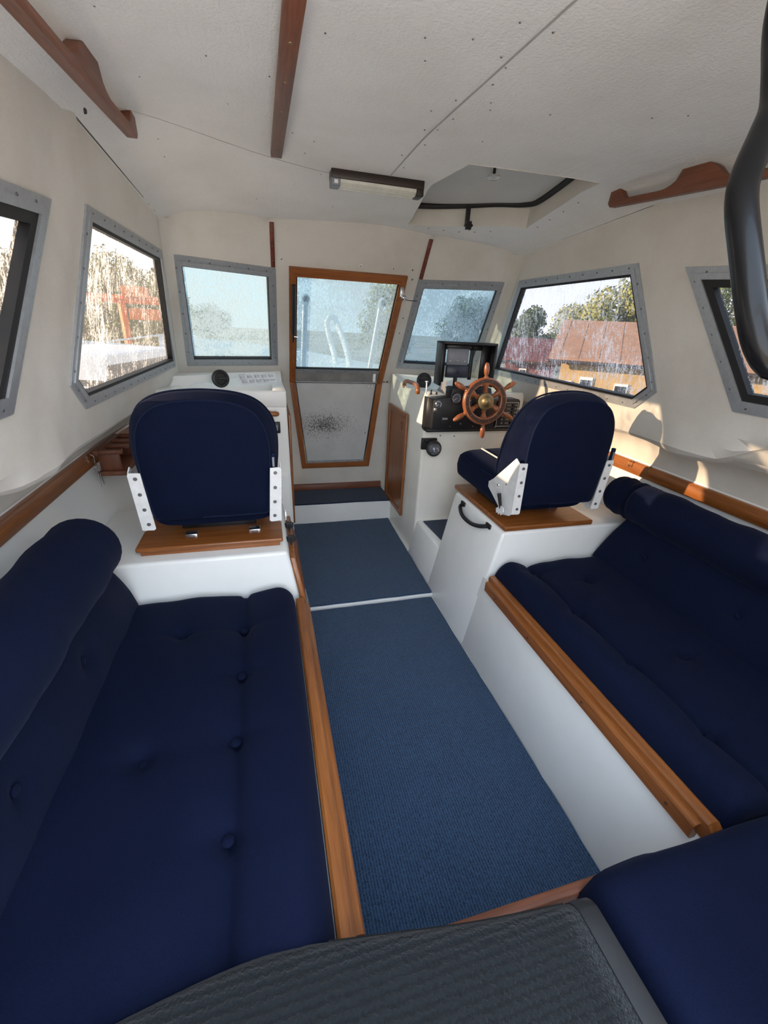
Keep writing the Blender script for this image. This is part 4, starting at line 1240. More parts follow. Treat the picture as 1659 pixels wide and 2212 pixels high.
box('base_strip', (0.38, 2.245, 0.850), (0.95, 2.325, 0.868), M['black'], dash, 0.003)
def gauge(x, z, r, face='gauge', ring='black'):
    g = lathe('gauge', [(r * 0.6, 0), (r, 0.0), (r * 1.02, 0.006), (r * 0.90, 0.010), (r * 0.86, 0.005), (r * 0.6, 0)], (x, YD + 0.001, z), (0, -1, 0), M[ring], dash, 24, caps=False)
    lathe('dial', [(0, 0.0), (r * 0.88, 0.0), (r * 0.88, 0.0045), (0, 0.0046)], (x, YD, z), (0, -1, 0), M[face], g, 24)
    for k in range(9):
        a = radians(220 - 32.5 * k)
        c = Vector((x + r * 0.68 * cos(a), YD - 0.0052, z + r * 0.68 * sin(a)))
        box('tick', c - Vector((0.0012, 0.0005, 0.003)), c + Vector((0.0012, 0.0005, 0.003)), M['paper'], g, 0.0)
    a = radians(215); d = Vector((cos(a), 0, sin(a))); c = Vector((x, YD - 0.006, z))
    tube('needle', [c, c + d * r * 0.7], [0.0016, 0.0008], M['paper'], g, 5)
g1 = py(986, 857, YD); gauge(g1.x, 1.045, 0.033)
gauge(0.625, 1.035, 0.033); gauge(0.70, 1.045, 0.027)
g3 = py(947, 873, YD); gauge(g3.x, g3.z, 0.021, 'gauge', 'steel')
g4 = py(948, 889, YD); box('key_barrel', g4 + Vector((-0.035, -0.018, 0.0)), g4 + Vector((-0.018, 0.002, 0.022)), M['steel'], dash, 0.004)
box('meter', (0.455, YD - 0.006, 0.905), (0.500, YD + 0.002, 0.945), M['rubber'], dash, 0.002)
box('meter_window', (0.462, YD - 0.0075, 0.926), (0.493, YD - 0.0055, 0.936), M['plotgrey'], dash, 0.0)
for x, z in ((0.515, 0.885), (0.515, 1.02), (0.66, 0.885), (0.58, 0.90)): screw(dash, (x, YD - 0.002, z), (0, -1, 0), 0.005, 'steel')
# fuse and switch plate
fp0 = Vector((0.800, YD, 0.875)); 
fz = thing('switch_board', (0.87, YD, 0.87), 'black fuse and switch board with white lettering right of the wheel', 'switchboard')
fz['label'] = 'black fuse and switch board with pale rows of labels behind the wheel rim'
box('plate', (0.800, YD - 0.008, 0.878), (0.940, YD - 0.001, 1.030), M['black'], fz, 0.002)
for (x0, z0, x1, z1) in ((0.806, 0.884, 0.934, 0.8855), (0.806, 1.0225, 0.934, 1.024), (0.806, 0.884, 0.8075, 1.024), (0.9325, 0.884, 0.934, 1.024)):
    box('border_line', (x0, YD - 0.0088, z0), (x1, YD - 0.0078, z1), M['paper'], fz, 0.0)
for k in range(6):
    z = 1.008 - 0.021 * k
    box('fuse', (0.895, YD - 0.016, z - 0.006), (0.910, YD - 0.007, z + 0.006), M['rubber'], fz, 0.002, 1)
    box('caption', (0.914, YD - 0.0088, z - 0.003), (0.928, YD - 0.0078, z + 0.003), M['greyplastic'], fz, 0.0)
    box('caption', (0.862, YD - 0.0088, z - 0.002), (0.886, YD - 0.0078, z + 0.002), M['greyplastic'], fz, 0.0)
    screw(fz, (0.84, YD - 0.010, z), (0, -1, 0), 0.006, 'greyplastic', 'switch')
for x, z in ((0.803, 0.881), (0.937, 0.881), (0.803, 0.990), (0.937, 0.990)): screw(fz, (x, YD - 0.009, z), (0, -1, 0), 0.004, 'steel')

# steering wheel
HUB = py(1047, 867, 2.13)
wheel = thing('steering_wheel', HUB, 'traditional six-spoked wooden ship wheel with a domed brass hub', 'steering wheel')
wa = Vector((-0.10, -1.0, 0.10)).normalized()        # towards the helmsman
wu = (Vector((0, 0, 1)) - wa * wa.z).normalized(); wr = wu.cross(wa).normalized() * -1
wr = wa.cross(wu) * -1
def wp_(a, r, h=0.0): return HUB + wr * (r * cos(a)) + wu * (r * sin(a)) + wa * h
lathe('rim', [(0.088, -0.016), (0.091, -0.020), (0.118, -0.020), (0.124, -0.015), (0.126, 0.0), (0.123, 0.010), (0.116, 0.015), (0.095, 0.015), (0.089, 0.012), (0.088, -0.016)], HUB, wa, M['wheelwood'], wheel, 64, caps=False)
lathe('inlay_ring', [(0.0975, 0.0145), (0.0975, 0.0165), (0.1155, 0.0165), (0.1155, 0.0145)], HUB, wa, M['darkwood'], wheel, 64, caps=False)
for k in range(12):
    a = pi / 12 + 2 * pi * k / 12; screw(wheel, wp_(a, 0.1065, 0.017), wa, 0.0032, 'screw')
lathe('hub', [(0.034, -0.03), (0.043, -0.018), (0.046, 0.012), (0.044, 0.020), (0.030, 0.024)], HUB, wa, M['brass'], wheel, 32)
lathe('hub_dome', [(0.030, 0.020), (0.029, 0.030), (0.024, 0.040), (0.015, 0.047), (0.006, 0.050), (0.0, 0.0505)], HUB, wa, M['brass'], wheel, 24)
lathe('shaft', [(0.016, -0.115), (0.016, -0.02)], HUB, wa, M['black'], wheel, 16)
lathe('bellows', [(0.030, -0.110), (0.040, -0.10), (0.030, -0.09), (0.036, -0.08), (0.026, -0.07), (0.030, -0.06), (0.018, -0.05)], HUB, wa, M['rubber'], wheel, 20)
for k in range(6):
    a = radians(92 + 60 * k); d = wr * cos(a) + wu * sin(a)
    lathe('spoke', [(0.010, 0.040), (0.011, 0.046), (0.014, 0.048), (0.014, 0.051), (0.010, 0.053), (0.013, 0.056), (0.013, 0.059), (0.009, 0.062), (0.012, 0.066), (0.014, 0.074), (0.017, 0.080), (0.018, 0.092)], HUB - wa * 0.002, d, M['wheelwood'], wheel, 12)
    lathe('handle', [(0.013, 0.120), (0.013, 0.128), (0.009, 0.131), (0.009, 0.136), (0.012, 0.142), (0.0145, 0.156), (0.0145, 0.172), (0.012, 0.188), (0.009, 0.197), (0.004, 0.2015), (0.0, 0.202)], HUB - wa * 0.002, d, M['wheelwood'], wheel, 14)
    lathe('boss', [(0.0, 0.010), (0.016, 0.010), (0.016, 0.0145), (0.0, 0.0155)], wp_(a, 0.098, 0.0), wa, M['wheelwood'], wheel, 14)

# empty plotter hood
hood = thing('plotter_hood', (0.67, 2.45, 1.10), 'empty black plotter hood with a grey mounting plate, in front of the windscreen', 'instrument hood')
hx0, hx1, hz0, hz1, yA, yB = 0.487, 0.818, 1.092, 1.335, 2.36, 2.46
HR = Matrix.Rotation(radians(-7), 4, 'Z'); hc = Vector((0.655, 2.41, 1.2))
def hp(x, y, z): return hc + HR @ (Vector((x, y, z)) - hc)
def slab(name, a, b, mat, par, bev=0.003):
    V = [hp(x, y, z) for z in (a[2], b[2]) for x, y in ((a[0], a[1]), (b[0], a[1]), (b[0], b[1]), (a[0], b[1]))]
    return hexa(name, V, mat, par, bev, 1)
slab('hood_side', (hx0, yA, hz0), (hx0 + 0.014, yB + 0.03, hz1), M['black'], hood)
slab('hood_side', (hx1 - 0.014, yA, hz0), (hx1, yB, hz1), M['black'], hood)
slab('hood_top', (hx0, yA, hz1 - 0.014), (hx1, yB + 0.03, hz1), M['black'], hood)
slab('bezel', (hx0 + 0.01, yB - 0.012, hz0 + 0.012), (hx0 + 0.05, yB, hz1 - 0.01), M['black'], hood)
slab('bezel', (hx1 - 0.062, yB - 0.012, hz0 + 0.012), (hx1 - 0.01, yB, hz1 - 0.01), M['black'], hood)
slab('bezel', (hx0 + 0.05, yB - 0.012, hz1 - 0.045), (hx1 - 0.06, yB, hz1 - 0.012), M['black'], hood)
slab('bezel', (hx0 + 0.20, yB - 0.012, hz0 + 0.03), (hx0 + 0.222, yB, hz1 - 0.02), M['black'], hood)
slab('mount_plate', (hx0 + 0.055, yB - 0.030, 1.205), (hx0 + 0.185, yB - 0.018, 1.298), M['plotgrey'], hood)
slab('mount_block', (hx0 + 0.055, yB - 0.040, 1.135), (hx0 + 0.188, yB - 0.016, 1.205), M['plotblue'], hood)
for k in range(3): screw(hood, hp(hx0 + 0.075 + 0.045 * k, yB - 0.031, 1.228 + 0.004 * (k == 1)), (0, -1, 0), 0.0035, 'paper')
screw(hood, hp(hx0 + 0.13, yB - 0.041, 1.165), (0, -1, 0), 0.006, 'rubber')
tube('hinge_rod', [hp(hx0 + 0.205, yB - 0.02, 1.14), hp(hx0 + 0.205, yB - 0.02, 1.29)], 0.007, M['black'], hood, 8)
tube('stand', [hp(hx0 + 0.12, yB - 0.02, 1.066), hp(hx0 + 0.12, yB - 0.02, 1.138)], 0.012, M['black'], hood, 10)
box('stand_foot', (hx0 + 0.08, 2.40, CT), (hx0 + 0.17, 2.47, CT + 0.010), M['black'], hood, 0.003)

# small things on the helm console top
def deckpt(x, y):
    p = pz(x, y, CT)
    for _ in range(12): p = pz(x, y, CT - 0.085 * max(0, p.y - 2.318))
    return p
gh = thing('wooden_grab_loop', (0.46, 2.75, CT), 'small worn wooden bow handle on the helm console corner', 'handle')
a = deckpt(873, 837); b = deckpt(902, 850); u3 = Vector((0, 0, 1))
tube('bow', catmull([a, a + u3 * 0.022, a.lerp(b, 0.14) + u3 * 0.044, a.lerp(b, 0.5) + u3 * 0.046, a.lerp(b, 0.86) + u3 * 0.044, b + u3 * 0.024, b], 5), 0.0125, M['teakY'], gh, 10)
tl = thing('control_lever', deckpt(921, 852), 'thin chrome control lever with a flat knob on the helm console', 'lever')
q = deckpt(921, 852)
tube('stem', [q, q + Vector((0.004, 0.02, 0.062))], 0.0042, M['steel'], tl, 8)
lathe('knob', [(0.003, 0), (0.010, 0.003), (0.010, 0.007), (0.0, 0.009)], q + Vector((0.004, 0.02, 0.060)), (0, 0.2, 1), M['steel'], tl, 10)
for (x, y, hh) in ((931, 852, 0.026), (943, 852, 0.012)):
    q = deckpt(x, y)
    k = thing('push_knob', q, 'tiny black %s on the helm console beside the chrome lever' % ('toggle' if hh > 0.02 else 'stub'), 'knob')
    lathe('knob', [(0.007, 0), (0.007, 0.003), (0.004, 0.005), (0.004, hh * 0.6), (0.006, hh * 0.8), (0.004, hh)], q, (0, 0, 1), M['black'], k, 8)
wd = [deckpt(948, 845), deckpt(962, 852), pz(963, 852, CT) + Vector((0, 0.02, 0.075))]
tag(prism('wedge_bracket', [wd[0], wd[1], wd[1] + Vector((0, 0, 0.07))], (0.0, 0.035, 0), M['plotgrey'], None, 0.0), 'small grey triangular bracket beside the plotter hood', 'bracket')
for x, y in ((951, 941), (981, 942)):
    screw(rc, py(x, y, 2.322), (0, -1, 0), 0.006, 'screw')

box('outlet', py(1115, 908, 2.322) + Vector((-0.004, -0.012, -0.022)), py(1115, 908, 2.322) + Vector((0.05, 0.004, 0.022)), M['black'], rc, 0.004)
# bulkhead compass
cp = py(937, 969, 2.26)
co_ = thing('compass', cp, 'black ball compass on a bracket below the instrument panel', 'compass')
box('bracket', (cp.x - 0.060, 2.302, cp.z - 0.018), (cp.x + 0.035, 2.326, cp.z + 0.050), M['black'], co_, 0.004)
prism('arm', [(cp.x - 0.055, 2.30, cp.z + 0.045), (cp.x - 0.055, 2.30, cp.z - 0.015), (cp.x - 0.03, 2.25, cp.z - 0.005), (cp.x - 0.03, 2.25, cp.z + 0.012)], (0.006, 0, 0), M['black'], co_)
lathe('bowl', [(0.0, -0.045), (0.020, -0.042), (0.036, -0.030), (0.046, -0.008), (0.048, 0.004), (0.044, 0.012), (0.036, 0.014)], cp, (0.0, -1, 0.15), M['black'], co_, 24)
lathe('dome', [(0.037, 0.010), (0.035, 0.020), (0.027, 0.032), (0.014, 0.039), (0.0, 0.041)], cp, (0, -1, 0.15), M['gauge'], co_, 24)
for dx, dz, w, h in ((-0.012, -0.004, 0.002, 0.016), (0.0, -0.006, 0.0025, 0.020), (0.012, -0.004, 0.002, 0.014), (0.006, 0.006, 0.010, 0.002)):
    c = cp + Vector((dx, -0.0395, dz + 0.004)); box('card_mark', c - Vector((w / 2, 0.001, h / 2)), c + Vector((w / 2, 0.001, h / 2)), M['paper'], co_, 0.0)

# ------------------------------------------------------------------ roof lamp and handrails
lm = thing('strip_lamp', (-0.03, 1.92, 1.87), 'dark-framed fluorescent strip lamp with a ribbed clear cover on the headlining', 'lamp')
zL = zc(0, 1.92) + 0.002; x0, x1, yL0, yL1 = -0.218, 0.142, 1.888, 1.952
box('housing', (x0, yL0, zL - 0.030), (x1, yL1, zL), M['brownplastic'], lm, 0.003)
prof = [(yL0 + 0.004, zL - 0.024), (yL0 + 0.005, zL - 0.040), (yL0 + 0.020, zL - 0.050), (yL1 - 0.016, zL - 0.050), (yL1 - 0.003, zL - 0.038), (yL1 - 0.003, zL - 0.024)]
loft('cover', [[Vector((x, y, z)) for y, z in prof] for x in (x0 + 0.034, x1 - 0.030)], M['diffuser'], lm, True, True, False)
for k in range(5):
    y = yL0 + 0.014 + 0.010 * k; tube('cover_rib', [Vector((x0 + 0.036, y, zL - 0.0495)), Vector((x1 - 0.032, y, zL - 0.0495))], 0.0016, M['diffuser'], lm, 5)
for xa, xb in ((x0, x0 + 0.034), (x1 - 0.030, x1)): box('end_cap', (xa, yL0 + 0.002, zL - 0.052), (xb, yL1 - 0.002, zL - 0.020), M['brownplastic'] if xa > 0 else M['greyplastic'], lm, 0.004)
box('switch', (x0 + 0.010, yL0 - 0.001, zL - 0.046), (x0 + 0.024, yL0 + 0.004, zL - 0.034), M['paper'], lm, 0.001)

def handrail(s, label):
    h = thing('grab_rail', (s * 0.82, 1.0, 1.88), label, 'handrail')
    X = 0.818
    def zb(Y): return 1.850 - 0.080 * (1.65 - Y)
    def zt(Y): return zc(X, Y) + 0.004
    Yp = []
    bot = [(1.655 - 0.055 * k, None) for k in range(28)]
    P = [(1.660, zb(1.66) + 0.012)] + [(1.648, zb(1.65))] + [(Y, zb(Y)) for Y in (1.5, 1.3, 1.1, 0.9, 0.712)] + [(0.70, zb(0.70) + 0.012), (0.702, zt(0.702)), (0.75, zt(0.75))]
    top = []
    def scal(Ya, Yb, ramp_a, ramp_b):
        """top edge from Ya to Yb (Ya < Yb): drop from the foot, run low, climb to the next foot"""
        out = []; n = 16
        for k in range(n + 1):
            Y = Ya + (Yb - Ya) * k / n
            da = min(1, (Y - Ya) / ramp_a); db = min(1, (Yb - Y) / ramp_b)
            low = zb(Y) + 0.021
            f = sqrt(max(0, 1 - (1 - da) ** 2)) * (1 - (1 - smooth(db)) ** 1.0)
            out.append((Y, zt(Y) + (low - zt(Y)) * f))
        return out
    top += scal(0.755, 1.255, 0.03, 0.08)[0:] + [(1.30, zt(1.30)), (1.335, zt(1.335))]
    top += [(Y, z) for Y, z in scal(1.345, 1.612, 0.08, 0.03)] + [(1.655, zt(1.655))]
    poly = P + top
    V = [Vector((s * (X - 0.014), y, z)) for y, z in poly]
    prism('rail', V, (s * 0.028, 0, 0), M['mahogY'], h, 0.004, 2)
    return h
handrail(-1, 'scalloped brown wooden grab rail on the headlining above the keys-side windows')
handrail(1, 'scalloped brown wooden grab rail on the headlining beside the black tube')

# ------------------------------------------------------------------ things on the hull sides
hk = px(196, 988, -1.246)
kk = thing('key_bunch', hk, 'small keys on a split ring hanging from the wooden rail', 'keys')
tube('hook', catmull([hk + Vector((0.0, 0, 0.014)), hk + Vector((0.010, 0, 0.006)), hk + Vector((0.012, 0, -0.006)), hk + Vector((0.004, 0.0, -0.010))], 4), 0.0022, M['steel'], kk, 6)
ch = [hk + Vector((0.010, 0.004 * (k % 2), -0.006 - 0.007 * k)) for k in range(5)]
tube('chain', ch, 0.0020, M['steel'], kk, 5)
rc0 = hk + Vector((0.010, 0.006, -0.055))
tube('ring', [rc0 + Vector((0, 0.019 * cos(2 * pi * k / 20), 0.019 * sin(2 * pi * k / 20))) for k in range(20)], 0.0018, M['steel'], kk, 5, True)
for i, an in enumerate((-0.10, 0.22)):
    base = rc0 + Vector((0.003 + 0.004 * i, 0.006 * i, -0.019)); d = Vector((0.0, sin(an) , -cos(an)))
    n = d.cross(Vector((1, 0, 0)))
    prism('key', [base + d * a + n * b for a, b in ((0.0, -0.006), (-0.004, 0.0), (0.0, 0.006), (0.012, 0.008), (0.022, 0.004), (0.060, 0.003), (0.064, 0.0), (0.055, -0.003), (0.050, -0.005), (0.044, -0.003), (0.022, -0.003), (0.012, -0.008))], (0.002, 0, 0), M['steel'], kk)

rk = thing('wooden_rack', (-1.2, 1.98, 0.76), 'small slotted wooden rack screwed to the hull-side rail beside the keys', 'rack')
ry0, ry1 = 2.02, 2.34
def plank(name, x0, x1, y0, y1, z0, z1, ax='Y'): return box(name, (x0, y0, z0), (x1, y1, z1), M['mahog' + ax], rk, 0.004)
plank('back_rail', -1.246, -1.222, ry0, ry1, 0.824, 0.848)
for k in range(4):
    y = ry0 + 0.012 + 0.098 * k
    V = [(-1.225, y - 0.012, 0.828), (-1.135, y + 0.012, 0.824), (-1.135, y + 0.036, 0.824), (-1.225, y + 0.016, 0.828), (-1.225, y - 0.012, 0.848), (-1.135, y + 0.012, 0.844), (-1.135, y + 0.036, 0.844), (-1.225, y + 0.016, 0.848)]
    hexa('finger', V, M['mahogX'], rk, 0.003, 1)
plank('upright', -1.235, -1.150, ry0 + 0.030, ry0 + 0.046, 0.748, 0.828, 'Z')
plank('upright', -1.235, -1.150, ry1 - 0.046, ry1 - 0.030, 0.748, 0.828, 'Z')
plank('bottom_shelf', -1.238, -1.130, ry0 + 0.01, ry1 - 0.01, 0.728, 0.750)
for i, (x, y) in enumerate(((1365, 1000), (1405, 1014))):
    q = px(x, y, 1.245)
    hkx = thing('brass_hook', q, 'tiny brass cup hook on the sunlit rail %s' % ('next to the seat back' if i == 0 else 'at the edge of the sun patch'), 'hook')
    lathe('rose', [(0.006, 0), (0.006, 0.003), (0.0, 0.004)], q + Vector((0, 0, 0.01)), (-1, 0, 0), M['brass'], hkx, 8)
    tube('hook', catmull([q + Vector((0, 0, 0.010)), q + Vector((-0.016, 0, 0.008)), q + Vector((-0.020, 0, -0.008)), q + Vector((-0.012, 0, -0.018)), q + Vector((-0.006, 0, -0.010))], 4), 0.0022, M['brass'], hkx, 6)

# ------------------------------------------------------------------ aft end: cross bench, mat, grab tube, aft bulkhead
ab = thing('aft_bench', (0.4, 0.1, 0), 'white aft cross bench with a worn wooden front board', 'bench')
hexa('body', [(-0.34, -0.09, -0.01), (0.34, -0.09, -0.01), (0.34, 0.322, -0.01), (-0.34, 0.322, -0.01), (-0.413, -0.09, 0.382), (0.413, -0.09, 0.382), (0.413, 0.322, 0.382), (-0.413, 0.322, 0.382)], M['gel'], ab, 0.006)
box('front_board', (-0.40, 0.322, 0.30), (0.372, 0.342, 0.404), M['mahogX'], ab, 0.004)
ac = thing('seat_cushion', (0.5, 0.12, 0.384), 'navy corner cushion on the aft cross bench next to the dark mat', 'cushion')
NX, NY = 30, 16; V = []; F = []
cx0, cx1, cy0, cy1 = 0.030, 1.02, -0.085, 0.335
def rr_(d, r): return 0 if d > r else r - sqrt(max(0, r * r - (r - d) ** 2))
for j in range(NY + 1):
    for i in range(NX + 1):
        u = i / NX; u -= 0.3 * sin(2 * pi * u) / (2 * pi); v = j / NY; v -= 0.3 * sin(2 * pi * v) / (2 * pi)
        x = cx0 + (cx1 - cx0) * u; y = cy0 + (cy1 - cy0) * v
        if v > 0.9: y -= 0.012 * max(0, 1 - u * 6)
        h = 0.105 - rr_(x - cx0, 0.06) - rr_(cy1 - y, 0.06) - rr_(cx1 - x, 0.04) + 0.003 * sin(25 * x) * sin(14 * y)
        V.append((x, y, max(0.386, 0.384 + h)))
for j in range(NY):
    for i in range(NX): a = j * (NX + 1) + i; F.append((a, a + 1, a + NX + 2, a + NX + 1))
rim = [i for i in range(NX + 1)] + [(j + 1) * (NX + 1) - 1 for j in range(1, NY)] + [NY * (NX + 1) + i for i in range(NX, -1, -1)] + [j * (NX + 1) for j in range(NY - 1, 0, -1)]
s0 = len(V)
for k in rim: V.append((V[k][0], V[k][1], 0.3845))
for k in range(len(rim)): F.append((rim[k], rim[(k + 1) % len(rim)], s0 + (k + 1) % len(rim), s0 + k))
F.append(tuple(range(s0, s0 + len(rim))))
mesh_obj('pad', V, F, M['navy'], ac, True)

dm = thing('door_mat', (-0.4, 0.15, 0.48), 'dark charcoal ribbed mat with grey binding laid over the companionway step', 'mat')
edge = [(-0.90, 0.310), (-0.79, 0.335), (-0.625, 0.358), (-0.518, 0.360), (-0.384, 0.342), (-0.205, 0.316), (-0.030, 0.300)]
edge = catmull([Vector((x, y, 0)) for x, y in edge], 4)
V = []; F = []; n = len(edge); NJ = 14
for i, e_ in enumerate(edge):
    for j in range(NJ + 1):
        t = j / NJ
        if t < 0.7: Y = -0.10 + (e_.y - 0.03 + 0.10) * t / 0.7; z = 0.486
        else:
            a = (t - 0.7) / 0.3 * pi / 2; Y = e_.y - 0.03 + 0.03 * sin(a); z = 0.486 - 0.05 * (1 - cos(a))
        V.append((e_.x + 0.016 * (1 - t) * (i / n), Y, z + 0.002 * sin(9 * e_.x) * sin(11 * Y)))
for i in range(n - 1):
    for j in range(NJ): a = i * (NJ + 1) + j; F.append((a, a + 1, a + NJ + 2, a + NJ + 1))
mo = mesh_obj('pile', V, F, M['mat'], dm, True)
so_ = mo.modifiers.new('thickness', 'SOLIDIFY'); so_.thickness = 0.008
# binding along the side and front edges
side_line = [Vector(V[(n - 1) * (NJ + 1) + j]) for j in range(NJ + 1)]
rings = [[p + Vector((-0.006, 0, 0.004)), p + Vector((0.012, 0, 0.007)), p + Vector((0.030, 0, 0.002)), p + Vector((0.032, 0, -0.008)), p + Vector((-0.006, 0, -0.010))] for p in side_line]
loft('side_binding', rings, M['greymat'], dm, True, True, True)
front_line = [Vector(V[i * (NJ + 1) + NJ]) for i in range(n)]
tube('front_binding', [p + Vector((0, 0, -0.002)) for p in front_line], 0.008, M['greymat'], dm, 8)
box('step_block', (-0.415, -0.09, 0.383), (-0.012, 0.285, 0.474), M['gel'], ab, 0.006)

def rd(x, y, t): return CAM + ray(x, y) * t
T = 0.52
gt = thing('grab_tube', (0.35, -0.05, 1.3), 'glossy black bent tubular grab rail beside the aft window', 'grab rail')
path = [Vector((0.13, 0.66, 1.885)), Vector((0.125, 0.58, 1.86)), rd(1686, 40, T), rd(1682, 150, T), rd(1676, 225, T), rd(1652, 285, T), rd(1614, 372, T), rd(1601, 440, T), rd(1612, 560, T), rd(1626, 680, T), rd(1641, 745, T), rd(1668, 788, T), rd(1720, 812, T), Vector((0.28, 0.22, 1.265)), Vector((0.36, -0.09, 1.25))]
tube('rail', catmull(path, 6), 0.0170, M['blackgloss'], gt, 16)

wo = [(-1.15, -0.05), (1.15, -0.05), (1.10, 0.95), (0.99, 1.90), (-0.99, 1.90), (-1.10, 0.95)]
wa_o = panel('wall_aft_added', wo, [[(-0.92, 0.46), (0.05, 0.46), (0.05, 1.85), (-0.92, 1.85)]], lambda x, z, d=0: Vector((x, -0.11, z)), M['lining'], step=0.15)  # added out of view; closed beside the opening to shade the aft-facing lockers
tag(wa_o, 'unseen off-white aft bulkhead, added around an open companionway to cut light from aft', 'wall', kind='structure')
tube('aft_post', [Vector((0.36, -0.10, 0.47)), Vector((0.36, -0.10, 1.84))], 0.016, M['blackgloss'], gt, 10)
# ------------------------------------------------------------------ outside: decks, boatyard, buildings, trees
GZ = -2.1
def ground_mat():
    m, nt, b, _ = nodes('yard_gravel')
    v = coords(nt); f = noise(nt, v, 3.0, 6); g = noise(nt, v, 0.15, 4)
    c = ramp(nt, f, [(0.3, (0.30, 0.24, 0.17)), (0.7, (0.48, 0.40, 0.30))])
    c = mixc(nt, ramp(nt, g, [(0.45, (0, 0, 0)), (0.6, (1, 1, 1))]), c, (0.13, 0.14, 0.05))
    nt.links.new(c, b.inputs['Base Color']); b.inputs['Roughness'].default_value = 0.95
    return m
gr = mesh_obj('ground', [(-160, -80, GZ), (160, -80, GZ), (160, 200, GZ), (-160, 200, GZ)], [(0, 1, 2, 3)], ground_mat())
tag(gr, 'brown gravel and grass boatyard ground outside the windows', 'ground', kind='structure')

# own decks
ck = hexa('cockpit_sole_added', [(-1.2, -3.0, 0.16), (1.2, -3.0, 0.16), (1.2, -0.13, 0.16), (-1.2, -0.13, 0.16), (-1.2, -3.0, 0.20), (1.2, -3.0, 0.20), (1.2, -0.13, 0.20), (-1.2, -0.13, 0.20)], M['gel'], None, 0)  # added out of view as a reflector, bouncing sky light up to the headlining
tag(ck, 'unseen white cockpit sole added aft of the cabin to bounce light inside', 'deck', kind='structure')
fd = []
for k in range(13):
    t = k / 12; Y = 3.16 + 2.9 * t; w = 1.32 * (1 - t ** 2.6) + 0.05; z = 0.90 + 0.10 * t
    fd.append([Vector((-w, Y, z - 0.35)), Vector((-w, Y, z)), Vector((-w * 0.5, Y, z + 0.05)), Vector((0, Y, z + 0.06)), Vector((w * 0.5, Y, z + 0.05)), Vector((w, Y, z)), Vector((w, Y, z - 0.35))])
o = loft('foredeck', fd, M['gel'], None, False, False, True)
tag(o, 'white foredeck seen through the misted windscreen', 'deck', kind='structure')
for s in (-1, 1):
    rings = []
    for Y in (-0.4, 0.5, 1.5, 2.3, 2.9, 3.2):
        xi = xw(min(Y, 2.6), 1.02) + 0.012; xo = 1.46 - 0.05 * max(0, Y - 2) ** 2
        rings.append([Vector((s * xi, Y, 1.035)), Vector((s * (xi + 0.02), Y, 1.02)), Vector((s * xo, Y, 1.0)), Vector((s * (xo + 0.03), Y, 0.93)), Vector((s * (xo + 0.02), Y, 0.3))])
    o = loft('side_deck', rings, M['gel'], None, False, False, True)
    tag(o, 'white side deck outside the %s window' % ('steering-side' if s > 0 else 'key-side'), 'deck', kind='structure')

# pulpit and stanchions on the foredeck
pu = thing('bow_pulpit', (0, 5.6, 0.98), 'white looped bow pulpit rail seen through the misted door pane', 'rail')
Yp = 5.2
tube('loop', catmull([py(757, 795, Yp - 0.6), py(745, 745, Yp - 0.3), py(728, 700, Yp), py(722, 686, Yp + 0.05), py(708, 690, Yp), py(708, 715, Yp), py(720, 760, Yp - 0.2), py(727, 795, Yp - 0.5)], 6), 0.030, M['whitemetal'], pu, 10)
tube('base_rail', [py(757, 795, Yp - 0.6) , py(757, 795, Yp - 0.6) + Vector((0, 0, -0.35))], 0.03, M['whitemetal'], pu, 8)
tube('base_rail', [py(727, 795, Yp - 0.5) , py(727, 795, Yp - 0.5) + Vector((0, 0, -0.35))], 0.03, M['whitemetal'], pu, 8)
Ys = 3.9
for i, (xb, yb_, xt, yt) in enumerate(((655, 782, 659, 650), (800, 786, 822, 658))):
    a = py(xb, yb_, Ys); b = py(xt, yt + 6, Ys); a = a + (a - b).normalized() * 0.22
    st_ = thing('deck_stanchion', a, 'grey pipe stanchion with a bent open end outside the door pane, on the %s side' % ('strut' if i == 0 else 'latch'), 'post')
    tube('pipe', [a, a.lerp(b, 0.5), b], 0.024, M['alu'], st_, 12)
    tube('elbow', [b, b + Vector((0, -0.015, 0.03)), b + Vector((0, -0.06, 0.045)), b + Vector((0.0, -0.11, 0.030))], 0.030, M['alu'], st_, 14)
    lathe('bore', [(0.0, 0), (0.022, 0), (0.022, 0.002), (0, 0.0021)], b + Vector((0, -0.1105, 0.030)), (0, -1, -0.3), M['rubber'], st_, 14)
# wiper on the steering-side windscreen
wi = thing('wiper', front_map(0.80, 1.17, -0.05), 'black windscreen wiper outside the pane behind the plotter hood', 'wiper')
a = front_map(0.866, 1.30, -0.06); b = front_map(0.872, 1.52, -0.06)
tube('arm', [front_map(0.84, 1.10, -0.05), a, a.lerp(b, 0.5)], 0.007, M['black'], wi, 6)
tube('blade', [a, b], 0.010, M['rubber'], wi, 6)

